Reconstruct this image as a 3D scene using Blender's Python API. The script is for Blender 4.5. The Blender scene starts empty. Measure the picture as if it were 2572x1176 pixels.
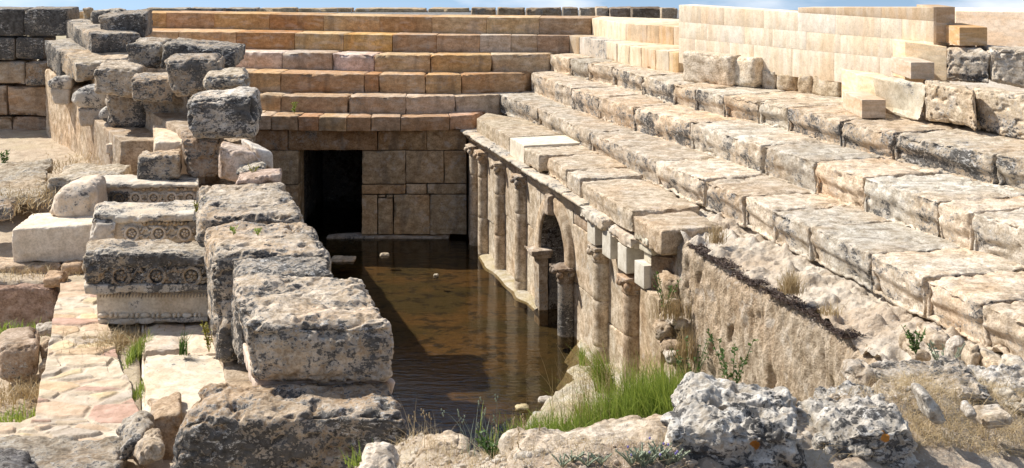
import bpy, math, random
import numpy as np
from mathutils import Vector

# ---------------------------------------------------------------- camera
SC = bpy.context.scene
F, YH, CX, EZ = 3000.0, -150.0, 1286.0, 7.0      # focal length in photo pixels, horizon row, centre column, eye height
cam_d = bpy.data.cameras.new("camera")
cam = bpy.data.objects.new("camera", cam_d); SC.collection.objects.link(cam)
cam.location = (0, 0, EZ); cam.rotation_euler = (math.radians(90), 0, 0)
cam_d.sensor_width = 36; cam_d.lens = F / 2572 * 36
cam_d.shift_y = -(588 - YH) / 2572
cam_d.clip_end = 2000; cam_d.clip_start = 0.1
SC.camera = cam
# ---------------------------------------------------------------- light
SUN_TRAVEL = Vector((0.88, -0.42, -1.0)).normalized()
sd = bpy.data.lights.new("sun", 'SUN'); sd.energy = 5.0; sd.angle = math.radians(0.5); sd.color = (1.0, 0.95, 0.87)
so = bpy.data.objects.new("sun", sd); SC.collection.objects.link(so)
so.rotation_euler = SUN_TRAVEL.to_track_quat('-Z', 'Y').to_euler()
elev = math.asin(-SUN_TRAVEL.z); az = math.atan2(-SUN_TRAVEL.x, -SUN_TRAVEL.y)
W = bpy.data.worlds.new("World"); SC.world = W; W.use_nodes = True
nt = W.node_tree; nt.nodes.clear()
def wn(t, **k):
    n = nt.nodes.new(t)
    for a, b in k.items(): setattr(n, a, b)
    return n
tc = wn('ShaderNodeTexCoord'); ad = wn('ShaderNodeVectorMath', operation='ADD'); ad.inputs[1].default_value = (0, 0, 0.24)
sky = wn('ShaderNodeTexSky'); sky.sky_type = 'NISHITA'; sky.sun_disc = False
sky.sun_elevation = elev; sky.sun_rotation = az; sky.air_density = 1.0; sky.dust_density = 0.6; sky.ozone_density = 1.2
bg = wn('ShaderNodeBackground'); bg.inputs[1].default_value = 0.105
mp = wn('ShaderNodeMapping'); mp.inputs['Scale'].default_value = (1, 1, 3.2)
mp.inputs['Location'].default_value = (0.21, 0.0, 0.0)
ns = wn('ShaderNodeTexNoise'); ns.inputs['Scale'].default_value = 5.5; ns.inputs['Detail'].default_value = 6; ns.inputs['Roughness'].default_value = 0.5
rp = wn('ShaderNodeValToRGB'); rp.color_ramp.elements[0].position = 0.50; rp.color_ramp.elements[1].position = 0.64
mx = wn('ShaderNodeMixRGB'); mx.inputs[2].default_value = (7.6, 7.9, 8.4, 1)
sc = wn('ShaderNodeMath', operation='MULTIPLY'); sc.inputs[1].default_value = 0.8
wo = wn('ShaderNodeOutputWorld'); L = nt.links.new
L(tc.outputs['Generated'], ad.inputs[0]); L(ad.outputs[0], sky.inputs[0]); L(tc.outputs['Generated'], mp.inputs[0])
L(mp.outputs[0], ns.inputs[0]); L(ns.outputs[0], rp.inputs[0]); L(rp.outputs[0], sc.inputs[0]); L(sc.outputs[0], mx.inputs[0])
L(sky.outputs[0], mx.inputs[1]); L(mx.outputs[0], bg.inputs[0]); L(bg.outputs[0], wo.inputs[0])
SC.view_settings.view_transform = 'Standard'; SC.view_settings.look = 'None'
SC.view_settings.exposure = 0.44; SC.view_settings.gamma = 1.0
SC.render.engine = 'CYCLES'
SC.cycles.transparent_max_bounces = 8; SC.cycles.max_bounces = 6

# ---------------------------------------------------------------- geometry helpers
def P(x, y, d):                  # photo pixel at a given distance
    return np.array([(x - CX) / F * d, d, EZ - (y - YH) / F * d])
def G(x, y, H):                  # photo pixel on the level H metres under the eye
    d = H * F / (y - YH); return np.array([(x - CX) / F * d, d, EZ - H])
def hsh(i, j, k, s):
    h = (i * 374761393 + j * 668265263 + k * 2147483647 + s * 1274126177) & 0xffffffff
    h = ((h ^ (h >> 13)) * 1274126177) & 0xffffffff
    h = ((h ^ (h >> 16)) * 2246822519) & 0xffffffff
    return ((h ^ (h >> 15)) & 0xffffff) / float(0xffffff)
def vnoise(p, s=0):
    f = np.floor(p).astype(np.int64); t = p - f; t = t * t * (3 - 2 * t)
    r = 0
    for a in (0, 1):
        for b in (0, 1):
            for c in (0, 1):
                w = (t[:, 0] if a else 1 - t[:, 0]) * (t[:, 1] if b else 1 - t[:, 1]) * (t[:, 2] if c else 1 - t[:, 2])
                r = r + w * hsh(f[:, 0] + a, f[:, 1] + b, f[:, 2] + c, s)
    return r
def fbm(p, s=0, o=4, g=0.5):
    r = 0; a = 1; n = 0; q = np.array(p, float)
    for i in range(o):
        r = r + a * vnoise(q, s + i * 17); n += a; a *= g; q = q * 2.03 + 11.3
    return r / n
_lat = {}
def lattice(nx, ny, nz):
    key = (nx, ny, nz)
    if key in _lat: return _lat[key]
    V = []; Q = []; off = 0
    N = (nx, ny, nz)
    for ax in range(3):
        u, v = [(1, 2), (2, 0), (0, 1)][ax]
        for side in (0, 1):
            a, b = np.meshgrid(np.arange(N[u] + 1), np.arange(N[v] + 1), indexing='ij')
            pts = np.zeros(a.shape + (3,), int); pts[..., u] = a; pts[..., v] = b; pts[..., ax] = side * N[ax]
            idx = np.arange(a.size).reshape(a.shape) + off
            q = np.stack([idx[:-1, :-1], idx[1:, :-1], idx[1:, 1:], idx[:-1, 1:]], -1).reshape(-1, 4)
            if side == 0: q = q[:, ::-1]
            V.append(pts.reshape(-1, 3)); Q.append(q); off += a.size
    V = np.concatenate(V); Q = np.concatenate(Q)
    k = V[:, 0] * 1000003 + V[:, 1] * 1009 + V[:, 2]
    _, first, inv = np.unique(k, return_index=True, return_inverse=True)
    U = V[first] / np.array(N, float); Q = inv.reshape(-1)[Q]
    _lat[key] = (U, Q); return U, Q
def block_geo(C, sp=.04, r=.03, amp=.015, fr=3.0, chip=.04, seed=0, wob=None, lip=0, cap=150, pit=0.0, crag=0.0):
    """rounded, weathered hexahedron; C[i][j][k] = corner left/right, front/back, bottom/top"""
    C = np.array(C, float).reshape(2, 2, 2, 3)
    ax = [(C[1] - C[0]).reshape(-1, 3).mean(0), (C[:, 1] - C[:, 0]).reshape(-1, 3).mean(0), (C[:, :, 1] - C[:, :, 0]).reshape(-1, 3).mean(0)]
    dims = np.array([np.linalg.norm(a) for a in ax]); axn = np.array([a / np.linalg.norm(a) for a in ax])
    n = [int(max(3, min(cap, round(d / sp)))) for d in dims]
    n = [max(k, 6) for k in n]
    U, Q = lattice(*n); U = U.copy()
    r = min(r, dims.min() * .45)
    for k in range(3):            # tight loops along the edges keep the faces flat
        e = r / dims[k]
        if 2.0 / n[k] > e:
            U[:, k] = np.interp(U[:, k] * n[k], [0, 1, 2, n[k] - 2, n[k] - 1, n[k]], [0, e * .4, e * 1.05, 1 - e * 1.05, 1 - e * .4, 1])
    p = (U - .5) * dims; h = dims / 2
    q = np.clip(p, -(h - r), h - r); d = p - q; ln = np.linalg.norm(d, axis=1, keepdims=True) + 1e-9
    nr = d / ln; p2 = q + nr * r
    U2 = p2 / dims + .5
    w = [1 - U2, U2]; X = np.zeros_like(U2)
    for i in (0, 1):
        for j in (0, 1):
            for k in (0, 1):
                X += (w[i][:, :1] * w[j][:, 1:2] * w[k][:, 2:3]) * C[i, j, k]
    nw = nr @ axn
    o = np.array([seed * 7.31 % 97, seed * 3.17 % 89, seed * 5.71 % 83])
    wob = amp * 1.6 if wob is None else wob
    Y = X + o
    X = X + wob * 2 * np.stack([fbm(Y * 1.3 + 31 * i, 5 + i, 2) - .5 for i in range(3)], 1)
    disp = amp * 2 * (fbm(Y * fr, 1, 5, .55) - .5)
    hp = h - np.abs(p); s2 = np.sort(hp, axis=1)[:, 1]
    e = np.clip(1 - s2 / .14, 0, 1)
    if chip: disp = disp - chip * e * (np.clip(fbm(Y * 3.5, 9, 3) - .50, 0, 1) * 3.2 + np.clip(fbm(Y * 13, 19, 3) - .50, 0, 1) * 1.6)
    if pit:
        disp = disp - pit * np.clip(fbm(Y * np.array([7, 7, 11]), 23, 3) - .58, 0, 1) * 6
    if crag:                      # sharp creases and ledges
        disp = disp + crag * (np.abs(fbm(Y * np.array([2.6, 2.6, 5.5]), 61, 4) - .5) * 4 - .4) + crag * .6 * (np.abs(fbm(Y * 9, 67, 3) - .5) * 4 - .4)
    if lip:                       # weathered nosing: lower part of the front set back
        fz = np.clip((.55 + .35 * (fbm(Y * 1.1, 77, 2) - .5) - U[:, 2]) * 6, 0, 1)
        front = np.clip(-nr[:, 1], 0, 1)
        disp = disp - lip * fz * front * (.5 + fbm(Y * 1.7, 41, 2))
    return X + nw * disp[:, None], Q
def join(gs):
    V = []; Q = []; o = 0
    for v, q in gs:
        V.append(v); Q.append(np.array(q) + o); o += len(v)
    return np.concatenate(V), np.concatenate(Q)
COL = SC.collection
def tag(o, label=None, cat=None, group=None, kind=None):
    if label: o['label'] = label
    if cat: o['category'] = cat
    if group: o['group'] = group
    if kind: o['kind'] = kind
    return o
def obj(name, geo, mat, parent=None, tint=None, lich=None, smooth=True, label=None, cat=None, group=None, kind=None, cols=None):
    V, Q = geo
    V = np.asarray(V, float); Q = np.asarray(Q)
    if parent is None:
        org = np.array([(V[:, 0].min() + V[:, 0].max()) / 2, (V[:, 1].min() + V[:, 1].max()) / 2, V[:, 2].min()])
    else:
        org = np.array(parent['_o'])
    V = V - org
    me = bpy.data.meshes.new(name); k = Q.shape[1]
    me.vertices.add(len(V)); me.vertices.foreach_set('co', V.astype(np.float32).ravel())
    me.loops.add(Q.size); me.loops.foreach_set('vertex_index', Q.astype(np.int32).ravel())
    me.polygons.add(len(Q)); me.polygons.foreach_set('loop_start', (np.arange(len(Q)) * k).astype(np.int32))
    try: me.polygons.foreach_set('loop_total', np.full(len(Q), k, np.int32))
    except Exception: pass
    me.polygons.foreach_set('use_smooth', np.full(len(Q), smooth))
    if cols is not None:
        ca = me.color_attributes.new('tone', 'FLOAT_COLOR', 'POINT')
        c4 = np.ones((len(V), 4), np.float32); c4[:, :3] = cols; ca.data.foreach_set('color', c4.ravel())
    me.update(calc_edges=True); me.validate()
    me.materials.append(mat)
    o = bpy.data.objects.new(name, me); COL.objects.link(o)
    if parent is None: o.location = org
    else: o.parent = parent
    t = tint if tint is not None else (1, 1, 1)
    if mat.name.startswith('lichen') and lich: lich = lich * .78; t = (t[0] * 1.08, t[1] * 1.04, t[2] * .98)
    o.color = (t[0], t[1], t[2], 0.3 if lich is None else lich)
    if parent is not None: cat = group = None
    tag(o, label, cat, group, kind)
    return o
EMPT = []
def thing(name, loc, label, cat, group=None):
    o = bpy.data.objects.new(name, None); COL.objects.link(o); o.location = [float(a) for a in loc]
    o['_o'] = [float(a) for a in loc]; EMPT.append(o); return tag(o, label, cat, group)
def grid_geo(Pts):               # Pts (n,m,3)
    n, m = Pts.shape[:2]; idx = np.arange(n * m).reshape(n, m)
    Q = np.stack([idx[:-1, :-1], idx[:-1, 1:], idx[1:, 1:], idx[1:, :-1]], -1).reshape(-1, 4)
    return Pts.reshape(-1, 3), Q
def resample(pts, n):
    pts = np.array(pts, float); s = np.r_[0, np.cumsum(np.linalg.norm(np.diff(pts, axis=0), axis=1))]
    t = np.linspace(0, s[-1], n); return np.stack([np.interp(t, s, pts[:, i]) for i in range(pts.shape[1])], 1)
def tube(pts, rad, k=8, closed=False):
    pts = np.array(pts, float); n = len(pts)
    T = np.gradient(pts, axis=0) if not closed else (np.roll(pts, -1, 0) - np.roll(pts, 1, 0))
    T /= np.linalg.norm(T, axis=1, keepdims=True) + 1e-9
    up = np.array([0.13, 0.2, 1.0]); A = np.cross(T, up); A /= np.linalg.norm(A, axis=1, keepdims=True) + 1e-9
    B = np.cross(T, A); a = np.arange(k) / k * 2 * np.pi
    rad = np.broadcast_to(rad, (n,)).astype(float)
    V = pts[:, None] + rad[:, None, None] * (np.cos(a)[None, :, None] * A[:, None] + np.sin(a)[None, :, None] * B[:, None])
    idx = np.arange(n * k).reshape(n, k); nx = np.roll(idx, -1, 1)
    if closed: Q = np.stack([idx, nx, np.roll(nx, -1, 0), np.roll(idx, -1, 0)], -1).reshape(-1, 4)
    else: Q = np.stack([idx[:-1], nx[:-1], nx[1:], idx[1:]], -1).reshape(-1, 4)
    return V.reshape(-1, 3), Q
def ball(c, rx, ry, rz, k=10):
    U, Q = lattice(4, 4, 4); p = U - .5; p = p / np.linalg.norm(p, axis=1, keepdims=True)
    return p * np.array([rx, ry, rz]) + np.array(c), Q
def lathe(c, prof, k=24, a0=0, a1=2 * math.pi, amp=0.0, seed=0):
    prof = np.array(prof, float); a = np.linspace(a0, a1, k + 1)
    V = np.stack([np.cos(a)[None] * prof[:, :1], np.sin(a)[None] * prof[:, :1], np.broadcast_to(prof[:, 1:2], (len(prof), k + 1))], -1)
    if amp:
        w = (fbm((V.reshape(-1, 3) + c) * 5 + seed, 3, 4) - .5).reshape(V.shape[:2]); V[..., :2] *= (1 + amp * w[..., None] * 2)
    return grid_geo(V + np.array(c))
def box_geo(x0, x1, y0, y1, z0, z1, **k):
    C = [[[[x, y, z] for z in (z0, z1)] for y in (y0, y1)] for x in (x0, x1)]
    return block_geo(C, **k)

# ---------------------------------------------------------------- materials
def newmat(name):
    m = bpy.data.materials.new(name); m.use_nodes = True; m.node_tree.nodes.clear(); return m
class NB:
    def __init__(s, m): s.t = m.node_tree; s.m = m
    def n(s, t, **k):
        n = s.t.nodes.new(t)
        for a, b in k.items(): setattr(n, a, b)
        return n
    def l(s, a, b): s.t.links.new(a, b)
    def val(s, x, inp):
        if isinstance(x, (int, float, tuple, list)): inp.default_value = x
        else: s.l(x, inp)
    def math(s, op, a, b=0, c=None, clamp=False):
        n = s.n('ShaderNodeMath', operation=op); n.use_clamp = clamp
        s.val(a, n.inputs[0]); s.val(b, n.inputs[1])
        if c is not None: s.val(c, n.inputs[2])
        return n.outputs[0]
    def noise(s, vec, scale, detail=4, rough=.5, dist=0, stretch=None):
        if stretch:
            mp = s.n('ShaderNodeMapping'); mp.inputs['Scale'].default_value = stretch; s.l(vec, mp.inputs[0]); vec = mp.outputs[0]
        n = s.n('ShaderNodeTexNoise'); s.l(vec, n.inputs['Vector'])
        n.inputs['Scale'].default_value = scale; n.inputs['Detail'].default_value = detail; n.inputs['Roughness'].default_value = rough; n.inputs['Distortion'].default_value = dist
        return n.outputs[0]
    def step(s, x, a, b):          # smooth 0..1 between a and b (sockets or numbers)
        n = s.n('ShaderNodeMapRange', interpolation_type='SMOOTHSTEP'); s.val(x, n.inputs[0]); s.val(a, n.inputs[1]); s.val(b, n.inputs[2])
        return n.outputs[0]
    def mix(s, f, a, b, mode='MIX'):
        n = s.n('ShaderNodeMixRGB', blend_type=mode); s.val(f, n.inputs[0])
        for x, i in ((a, n.inputs[1]), (b, n.inputs[2])):
            if isinstance(x, tuple): i.default_value = (x + (1,))[:4]
            else: s.l(x, i)
        return n.outputs[0]
def stone_mat(name, rough_bump=1.0, frontbias=0.0, pits=0.5, strat=(1, 1, 1), lichen_scale=2.2, topbias=.10, warm=.35, stain=.0, light=.0, fine=1.0, veins=None, pale=.25, vk=1.0, crust=.25, spots=None, crack=0):
    m = newmat(name); b = NB(m)
    geo = b.n('ShaderNodeNewGeometry'); oi = b.n('ShaderNodeObjectInfo')
    rv = b.n('ShaderNodeCombineXYZ'); r = b.math('MULTIPLY', oi.outputs['Random'], 37.0)
    b.l(r, rv.inputs[0]); b.l(b.math('MULTIPLY', oi.outputs['Random'], 91.0), rv.inputs[1]); b.l(r, rv.inputs[2])
    va = b.n('ShaderNodeVectorMath', operation='ADD'); b.l(geo.outputs['Position'], va.inputs[0]); b.l(rv.outputs[0], va.inputs[1])
    pos = va.outputs[0]
    sx = b.n('ShaderNodeSeparateXYZ'); b.l(geo.outputs['Normal'], sx.inputs[0]); nz = sx.outputs[2]
    n1 = b.noise(pos, .9, 3); n2 = b.noise(pos, 5.5, 8, .62, 0, strat); n3 = b.noise(pos, 38, 6, .65); n4 = b.noise(pos, lichen_scale, 10, .68, .3)
    n5 = b.noise(pos, 11, 8, .7, .2)
    col = b.mix(b.step(n2, .3, .72), ((.62, .57, .50) if fine > .5 else (.86, .83, .78)) if fine != .8 else (.74, .69, .62), (1.12, 1.12, 1.12))
    col = b.mix(1.0, col, b.mix(b.step(b.math('ADD', b.math('MULTIPLY', n3, .6), b.math('MULTIPLY', n5, .4)), .36, .60), (1 - .42 * fine, 1 - .46 * fine, 1 - .50 * fine), (1.08, 1.08, 1.08)), 'MULTIPLY')
    base = b.mix(1.0, oi.outputs['Color'], col, 'MULTIPLY')
    base = b.mix(b.math('MULTIPLY', b.step(n1, .45, .68), warm), base, b.mix(1.0, base, (1.0, .74, .48), 'MULTIPLY'))
    if veins:
        wv = b.noise(pos, 1.6, 5, .6, .4, veins)
        base = b.mix(b.math('MULTIPLY', b.step(wv, .46, .60), .55 * vk), base, b.mix(1.0, base, (.88, .70, .48), 'MULTIPLY'))
        wv2 = b.noise(pos, 3.1, 4, .6, .2, veins)
        base = b.mix(b.math('MULTIPLY', b.step(wv2, .52, .62), .35 * vk), base, (.80, .74, .66))
    base = b.mix(b.math('MULTIPLY', b.step(b.noise(pos, 3.7, 6, .6), .55, .68), pale), base, (.74, .70, .64))
    if stain:      # dark weathering runs
        st = b.noise(pos, 1.4, 6, .6, .3, (2.2, 2.2, .5))
        base = b.mix(b.math('MULTIPLY', b.step(st, .50, .68), stain), base, (.13, .105, .08))
    # lichen: black crust with grey and white parts, amount carried by each stone and shifted by facing
    al = oi.outputs['Alpha']
    ns_ = b.noise(pos, 6.0, 9, .72, 1.6, (1, 1, 2.6))
    thr = b.math('SUBTRACT', .78, b.math('MULTIPLY', al, .50))
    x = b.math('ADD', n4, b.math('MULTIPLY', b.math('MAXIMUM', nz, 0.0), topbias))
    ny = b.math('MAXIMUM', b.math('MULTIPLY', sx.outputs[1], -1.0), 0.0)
    x = b.math('ADD', x, b.math('MULTIPLY', b.math('SUBTRACT', n3, .5), .55))
    x = b.math('ADD', x, b.math('MULTIPLY', b.math('SUBTRACT', ns_, .5), crust))
    x = b.math('ADD', x, b.math('MULTIPLY', b.math('SUBTRACT', n5, .5), .60))
    x = b.math('ADD', x, b.math('MULTIPLY', b.math('MULTIPLY', ny, al), frontbias))  # more crust on faces turned toward the camera
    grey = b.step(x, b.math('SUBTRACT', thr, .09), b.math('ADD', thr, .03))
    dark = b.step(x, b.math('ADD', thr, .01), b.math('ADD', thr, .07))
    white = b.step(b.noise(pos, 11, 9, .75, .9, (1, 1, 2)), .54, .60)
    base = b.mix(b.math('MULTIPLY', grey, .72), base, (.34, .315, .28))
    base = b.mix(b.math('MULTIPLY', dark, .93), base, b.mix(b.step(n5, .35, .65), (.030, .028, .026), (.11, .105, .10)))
    wg = b.step(b.noise(pos, 1.7, 3, .5), .46, .58)
    base = b.mix(b.math('MULTIPLY', b.math('MULTIPLY', grey, b.math('MULTIPLY', white, wg)), .9), base, (.64, .62, .58))
    if spots:
        for (px_, py_, pz_, rad_) in spots:
            dv = b.n('ShaderNodeVectorMath', operation='DISTANCE'); b.l(geo.outputs['Position'], dv.inputs[0]); dv.inputs[1].default_value = (px_, py_, pz_)
            dd_ = b.math('ADD', dv.outputs['Value'], b.math('MULTIPLY', b.math('SUBTRACT', n5, .5), rad_ * 2.2))
            base = b.mix(b.step(dd_, rad_, rad_ * .8), base, (.58, .24, .05))
    if crack:      # thin dark bedding cracks across the worn tops
        ck = b.step(b.noise(pos, 2.6, 7, .62, .8, (.55, 4.5, 1)), .585, .63)
        base = b.mix(b.math('MULTIPLY', b.math('MULTIPLY', ck, b.step(nz, .6, .9)), crack), base, (.17, .14, .11))
    # pits
    pn = b.noise(pos, 9, 7, .72, .1, (1, 1, 2.6)); pm = b.step(pn, .63, .70)
    pm = b.math('MULTIPLY', pm, pits)
    sp = b.step(b.noise(pos, 60, 3, .6), .64, .72)
    base = b.mix(b.math('MULTIPLY', pm, .75), base, (.10, .075, .055))
    base = b.mix(b.math('MULTIPLY', sp, .6 * fine), base, (.13, .10, .075))
    h = b.math('ADD', b.math('MULTIPLY', n2, .24), b.math('MULTIPLY', n3, .24 * fine))
    h = b.math('ADD', h, b.math('MULTIPLY', n5, .40))
    h = b.math('ADD', h, b.math('MULTIPLY', ns_, crust * .35))
    h = b.math('SUBTRACT', h, b.math('MULTIPLY', pm, .5))
    h = b.math('ADD', h, b.math('MULTIPLY', dark, .06))
    bp = b.n('ShaderNodeBump'); bp.inputs['Strength'].default_value = min(1, .55 * rough_bump); bp.inputs['Distance'].default_value = .09 * rough_bump
    b.l(h, bp.inputs['Height'])
    bs = b.n('ShaderNodeBsdfPrincipled'); bs.inputs['Roughness'].default_value = .92
    bs.inputs['Specular IOR Level'].default_value = .2
    b.l(base, bs.inputs['Base Color']); b.l(bp.outputs[0], bs.inputs['Normal'])
    out = b.n('ShaderNodeOutputMaterial'); b.l(bs.outputs[0], out.inputs[0])
    return m
M_ROUGH = stone_mat('weathered limestone', 1.0, .10, .9, (1, 1, 1.8), 2.0, -.17, warm=.35, crust=.5, crack=.6)  # negative topbias: crust darkens the risers, part staining, part painted shade
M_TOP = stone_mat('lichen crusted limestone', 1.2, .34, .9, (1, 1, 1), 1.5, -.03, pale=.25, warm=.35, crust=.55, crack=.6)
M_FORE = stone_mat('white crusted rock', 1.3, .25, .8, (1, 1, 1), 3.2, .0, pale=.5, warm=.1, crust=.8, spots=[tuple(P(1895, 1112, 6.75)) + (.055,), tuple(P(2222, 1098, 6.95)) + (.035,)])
M_ASH = stone_mat('orange travertine', .3, 0, .55, (1, 1, 2.0), 1.5, 0.0, .4, .42, veins=(.6, .6, 2.2), pale=.12, vk=.55, fine=.8)
M_POOLWALL = stone_mat('stained travertine', .6, 0, .55, (1, 1, 1.6), 1.5, 0.0, .4, .55, pale=.3)
M_SAW = stone_mat('sawn travertine', .12, 0, .35, (1.6, 1.6, .5), 1.4, 0, .2, veins=(2.0, 2.0, .2), pale=.2, vk=.6, fine=.35)
M_SAWH = stone_mat('sawn travertine level grain', .12, 0, .35, (1, 1, 3), 1.4, 0, .2, vk=.6, fine=.35, veins=(.6, .6, 4), pale=.3)
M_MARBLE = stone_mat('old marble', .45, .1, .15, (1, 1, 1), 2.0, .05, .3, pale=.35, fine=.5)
M_NEW = stone_mat('new cut stone', .12, 0, .05, (1, 1, 1), 1.0, 0, .0, pale=.05, fine=.25)
M_COL = stone_mat('warm column stone', .45, 0, .5, (1, 1, 1), 1.3, 0, .35, .18, pale=.3)
M_EARTH = stone_mat('conglomerate', 1.6, 0, .8, (1.4, 1.4, .7), 2.5, 0.0, .25, pale=.35)
def veg_mat(name, c1, c2, trans=.25):
    m = newmat(name); b = NB(m); oi = b.n('ShaderNodeNewGeometry')
    c = b.mix(oi.outputs['Random Per Island'], c1, c2)
    d = b.n('ShaderNodeBsdfPrincipled'); d.inputs['Roughness'].default_value = .6; b.l(c, d.inputs['Base Color'])
    t = b.n('ShaderNodeBsdfTranslucent'); b.l(c, t.inputs[0]); mx = b.n('ShaderNodeMixShader'); mx.inputs[0].default_value = trans
    b.l(d.outputs[0], mx.inputs[1]); b.l(t.outputs[0], mx.inputs[2]); o = b.n('ShaderNodeOutputMaterial'); b.l(mx.outputs[0], o.inputs[0]); return m
V_GREEN = veg_mat('green grass', (.14, .22, .03), (.42, .50, .10), .35)
V_DARK = veg_mat('dark green leaves', (.05, .11, .02), (.12, .20, .04), .3)
V_YEL = veg_mat('yellow green plant', (.25, .25, .04), (.38, .34, .08), .3)
V_DRY = veg_mat('dry grass', (.38, .27, .13), (.58, .46, .27), .2)
V_GREY = veg_mat('grey green leaves', (.22, .26, .17), (.34, .38, .26), .2)
V_MOSS = veg_mat('dried moss', (.035, .022, .015), (.10, .06, .04), .0)
V_LILAC = veg_mat('lilac petals', (.25, .20, .50), (.38, .32, .62), .3)
def ground_mat(name, c1, c2, c3, scale=3, bump=1.0, dist=.06):
    m = newmat(name); b = NB(m); g = b.n('ShaderNodeNewGeometry'); pos = g.outputs['Position']
    n1 = b.noise(pos, scale, 8, .65); n2 = b.noise(pos, scale * 9, 6, .7); n3 = b.noise(pos, .8, 4)
    c = b.mix(b.step(n1, .32, .68), c1, c2); c = b.mix(b.math('MULTIPLY', b.step(n3, .45, .65), .6), c, c3)
    c = b.mix(b.math('MULTIPLY', b.step(n2, .55, .68), .5), c, b.mix(1.0, c, (.45, .38, .32), 'MULTIPLY'))
    c = b.mix(b.math('MULTIPLY', b.step(b.noise(pos, scale * 14, 3, .5), .62, .68), .6), c, (.72, .68, .60))
    bp = b.n('ShaderNodeBump'); bp.inputs['Strength'].default_value = .8 * bump; bp.inputs['Distance'].default_value = dist
    b.l(b.math('ADD', n1, b.math('MULTIPLY', n2, .35)), bp.inputs['Height'])
    bs = b.n('ShaderNodeBsdfPrincipled'); bs.inputs['Roughness'].default_value = .95; bs.inputs['Specular IOR Level'].default_value = .1
    b.l(c, bs.inputs['Base Color']); b.l(bp.outputs[0], bs.inputs['Normal'])
    o = b.n('ShaderNodeOutputMaterial'); b.l(bs.outputs[0], o.inputs[0]); return m
G_DIRT = ground_mat('dry soil', (.42, .33, .24), (.56, .46, .34), (.50, .42, .28), 4)
G_PIT = ground_mat('dusty soil', (.40, .31, .22), (.52, .42, .30), (.34, .28, .16), 3)
G_GRAVEL = ground_mat('grey gravel', (.16, .16, .16), (.30, .30, .29), (.22, .22, .21), 12)
G_FAR = ground_mat('dry land', (.36, .30, .2), (.45, .38, .26), (.3, .3, .18), .5)
G_SED = ground_mat('mineral crust', (.66, .61, .52), (.46, .38, .22), (.62, .52, .34), 4.0, 1.25, .12)
G_LEDGE = ground_mat('pale crumbled earth', (.52, .42, .31), (.70, .63, .53), (.48, .36, .25), 3.2, 1.2, .09)
def attr_mat(name, bump=.5):
    m = newmat(name); b = NB(m); g = b.n('ShaderNodeNewGeometry'); pos = g.outputs['Position']
    at = b.n('ShaderNodeAttribute'); at.attribute_name = 'tone'
    n1 = b.noise(pos, 7, 8, .65); n2 = b.noise(pos, 45, 5, .6)
    c = b.mix(1.0, at.outputs[0], b.mix(b.step(n1, .3, .7), (.70, .66, .6), (1.1, 1.1, 1.1)), 'MULTIPLY')
    c = b.mix(b.math('MULTIPLY', b.step(n2, .58, .68), .4), c, (.2, .15, .11))
    bp = b.n('ShaderNodeBump'); bp.inputs['Strength'].default_value = bump; bp.inputs['Distance'].default_value = .05
    b.l(b.math('ADD', n1, b.math('MULTIPLY', n2, .25)), bp.inputs['Height'])
    bs = b.n('ShaderNodeBsdfPrincipled'); bs.inputs['Roughness'].default_value = .92
    b.l(c, bs.inputs['Base Color']); b.l(bp.outputs[0], bs.inputs['Normal'])
    o = b.n('ShaderNodeOutputMaterial'); b.l(bs.outputs[0], o.inputs[0]); return m
M_FLAG = attr_mat('flagstones', .45)
# pool floor and water
def floor_mat():
    m = newmat('pool bed'); b = NB(m); g = b.n('ShaderNodeNewGeometry'); pos = g.outputs['Position']
    n1 = b.noise(pos, .55, 5, .6); n2 = b.noise(pos, 2.6, 8, .7, .4, (1, 1.6, 1)); n3 = b.noise(pos, 9, 6, .7)
    sx = b.n('ShaderNodeSeparateXYZ'); b.l(pos, sx.inputs[0])
    k = b.step(b.math('ADD', sx.outputs[0], b.math('MULTIPLY', n1, 3)), .2, 2.6)     # greener towards the colonnade
    c = b.mix(b.step(n3, .3, .7), (.13, .072, .026), (.23, .135, .052))
    c = b.mix(b.math('MULTIPLY', b.step(n1, .42, .60), .75), c, (.072, .066, .026))
    c = b.mix(b.math('MULTIPLY', k, .75), c, (.045, .047, .022))
    c = b.mix(b.math('MULTIPLY', b.step(n2, .52, .58), .85), c, (.022, .016, .010))
    bs = b.n('ShaderNodeBsdfPrincipled'); bs.inputs['Roughness'].default_value = .9; b.l(c, bs.inputs['Base Color'])
    o = b.n('ShaderNodeOutputMaterial'); b.l(bs.outputs[0], o.inputs[0]); return m
M_BED = floor_mat()
def water_mat():
    m = newmat('still water'); b = NB(m); g = b.n('ShaderNodeNewGeometry'); pos = g.outputs['Position']
    h = b.math('ADD', b.noise(pos, 5, 3, .5, .3, (.5, 1.8, 1)), b.math('MULTIPLY', b.noise(pos, 16, 2, .5, 0, (.6, 1.6, 1)), .3))
    bp = b.n('ShaderNodeBump'); bp.inputs['Strength'].default_value = .22; bp.inputs['Distance'].default_value = .03; b.l(h, bp.inputs['Height'])
    tr = b.n('ShaderNodeBsdfTransparent'); tr.inputs[0].default_value = (.62, .56, .44, 1)
    gl = b.n('ShaderNodeBsdfGlossy'); gl.inputs['Roughness'].default_value = .03; b.l(bp.outputs[0], gl.inputs['Normal'])
    fr = b.n('ShaderNodeFresnel'); fr.inputs[0].default_value = 1.33; b.l(bp.outputs[0], fr.inputs['Normal'])
    mx = b.n('ShaderNodeMixShader'); b.l(fr.outputs[0], mx.inputs[0]); b.l(tr.outputs[0], mx.inputs[1]); b.l(gl.outputs[0], mx.inputs[2])
    o = b.n('ShaderNodeOutputMaterial'); b.l(mx.outputs[0], o.inputs[0]); return m
M_WATER = water_mat()

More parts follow.
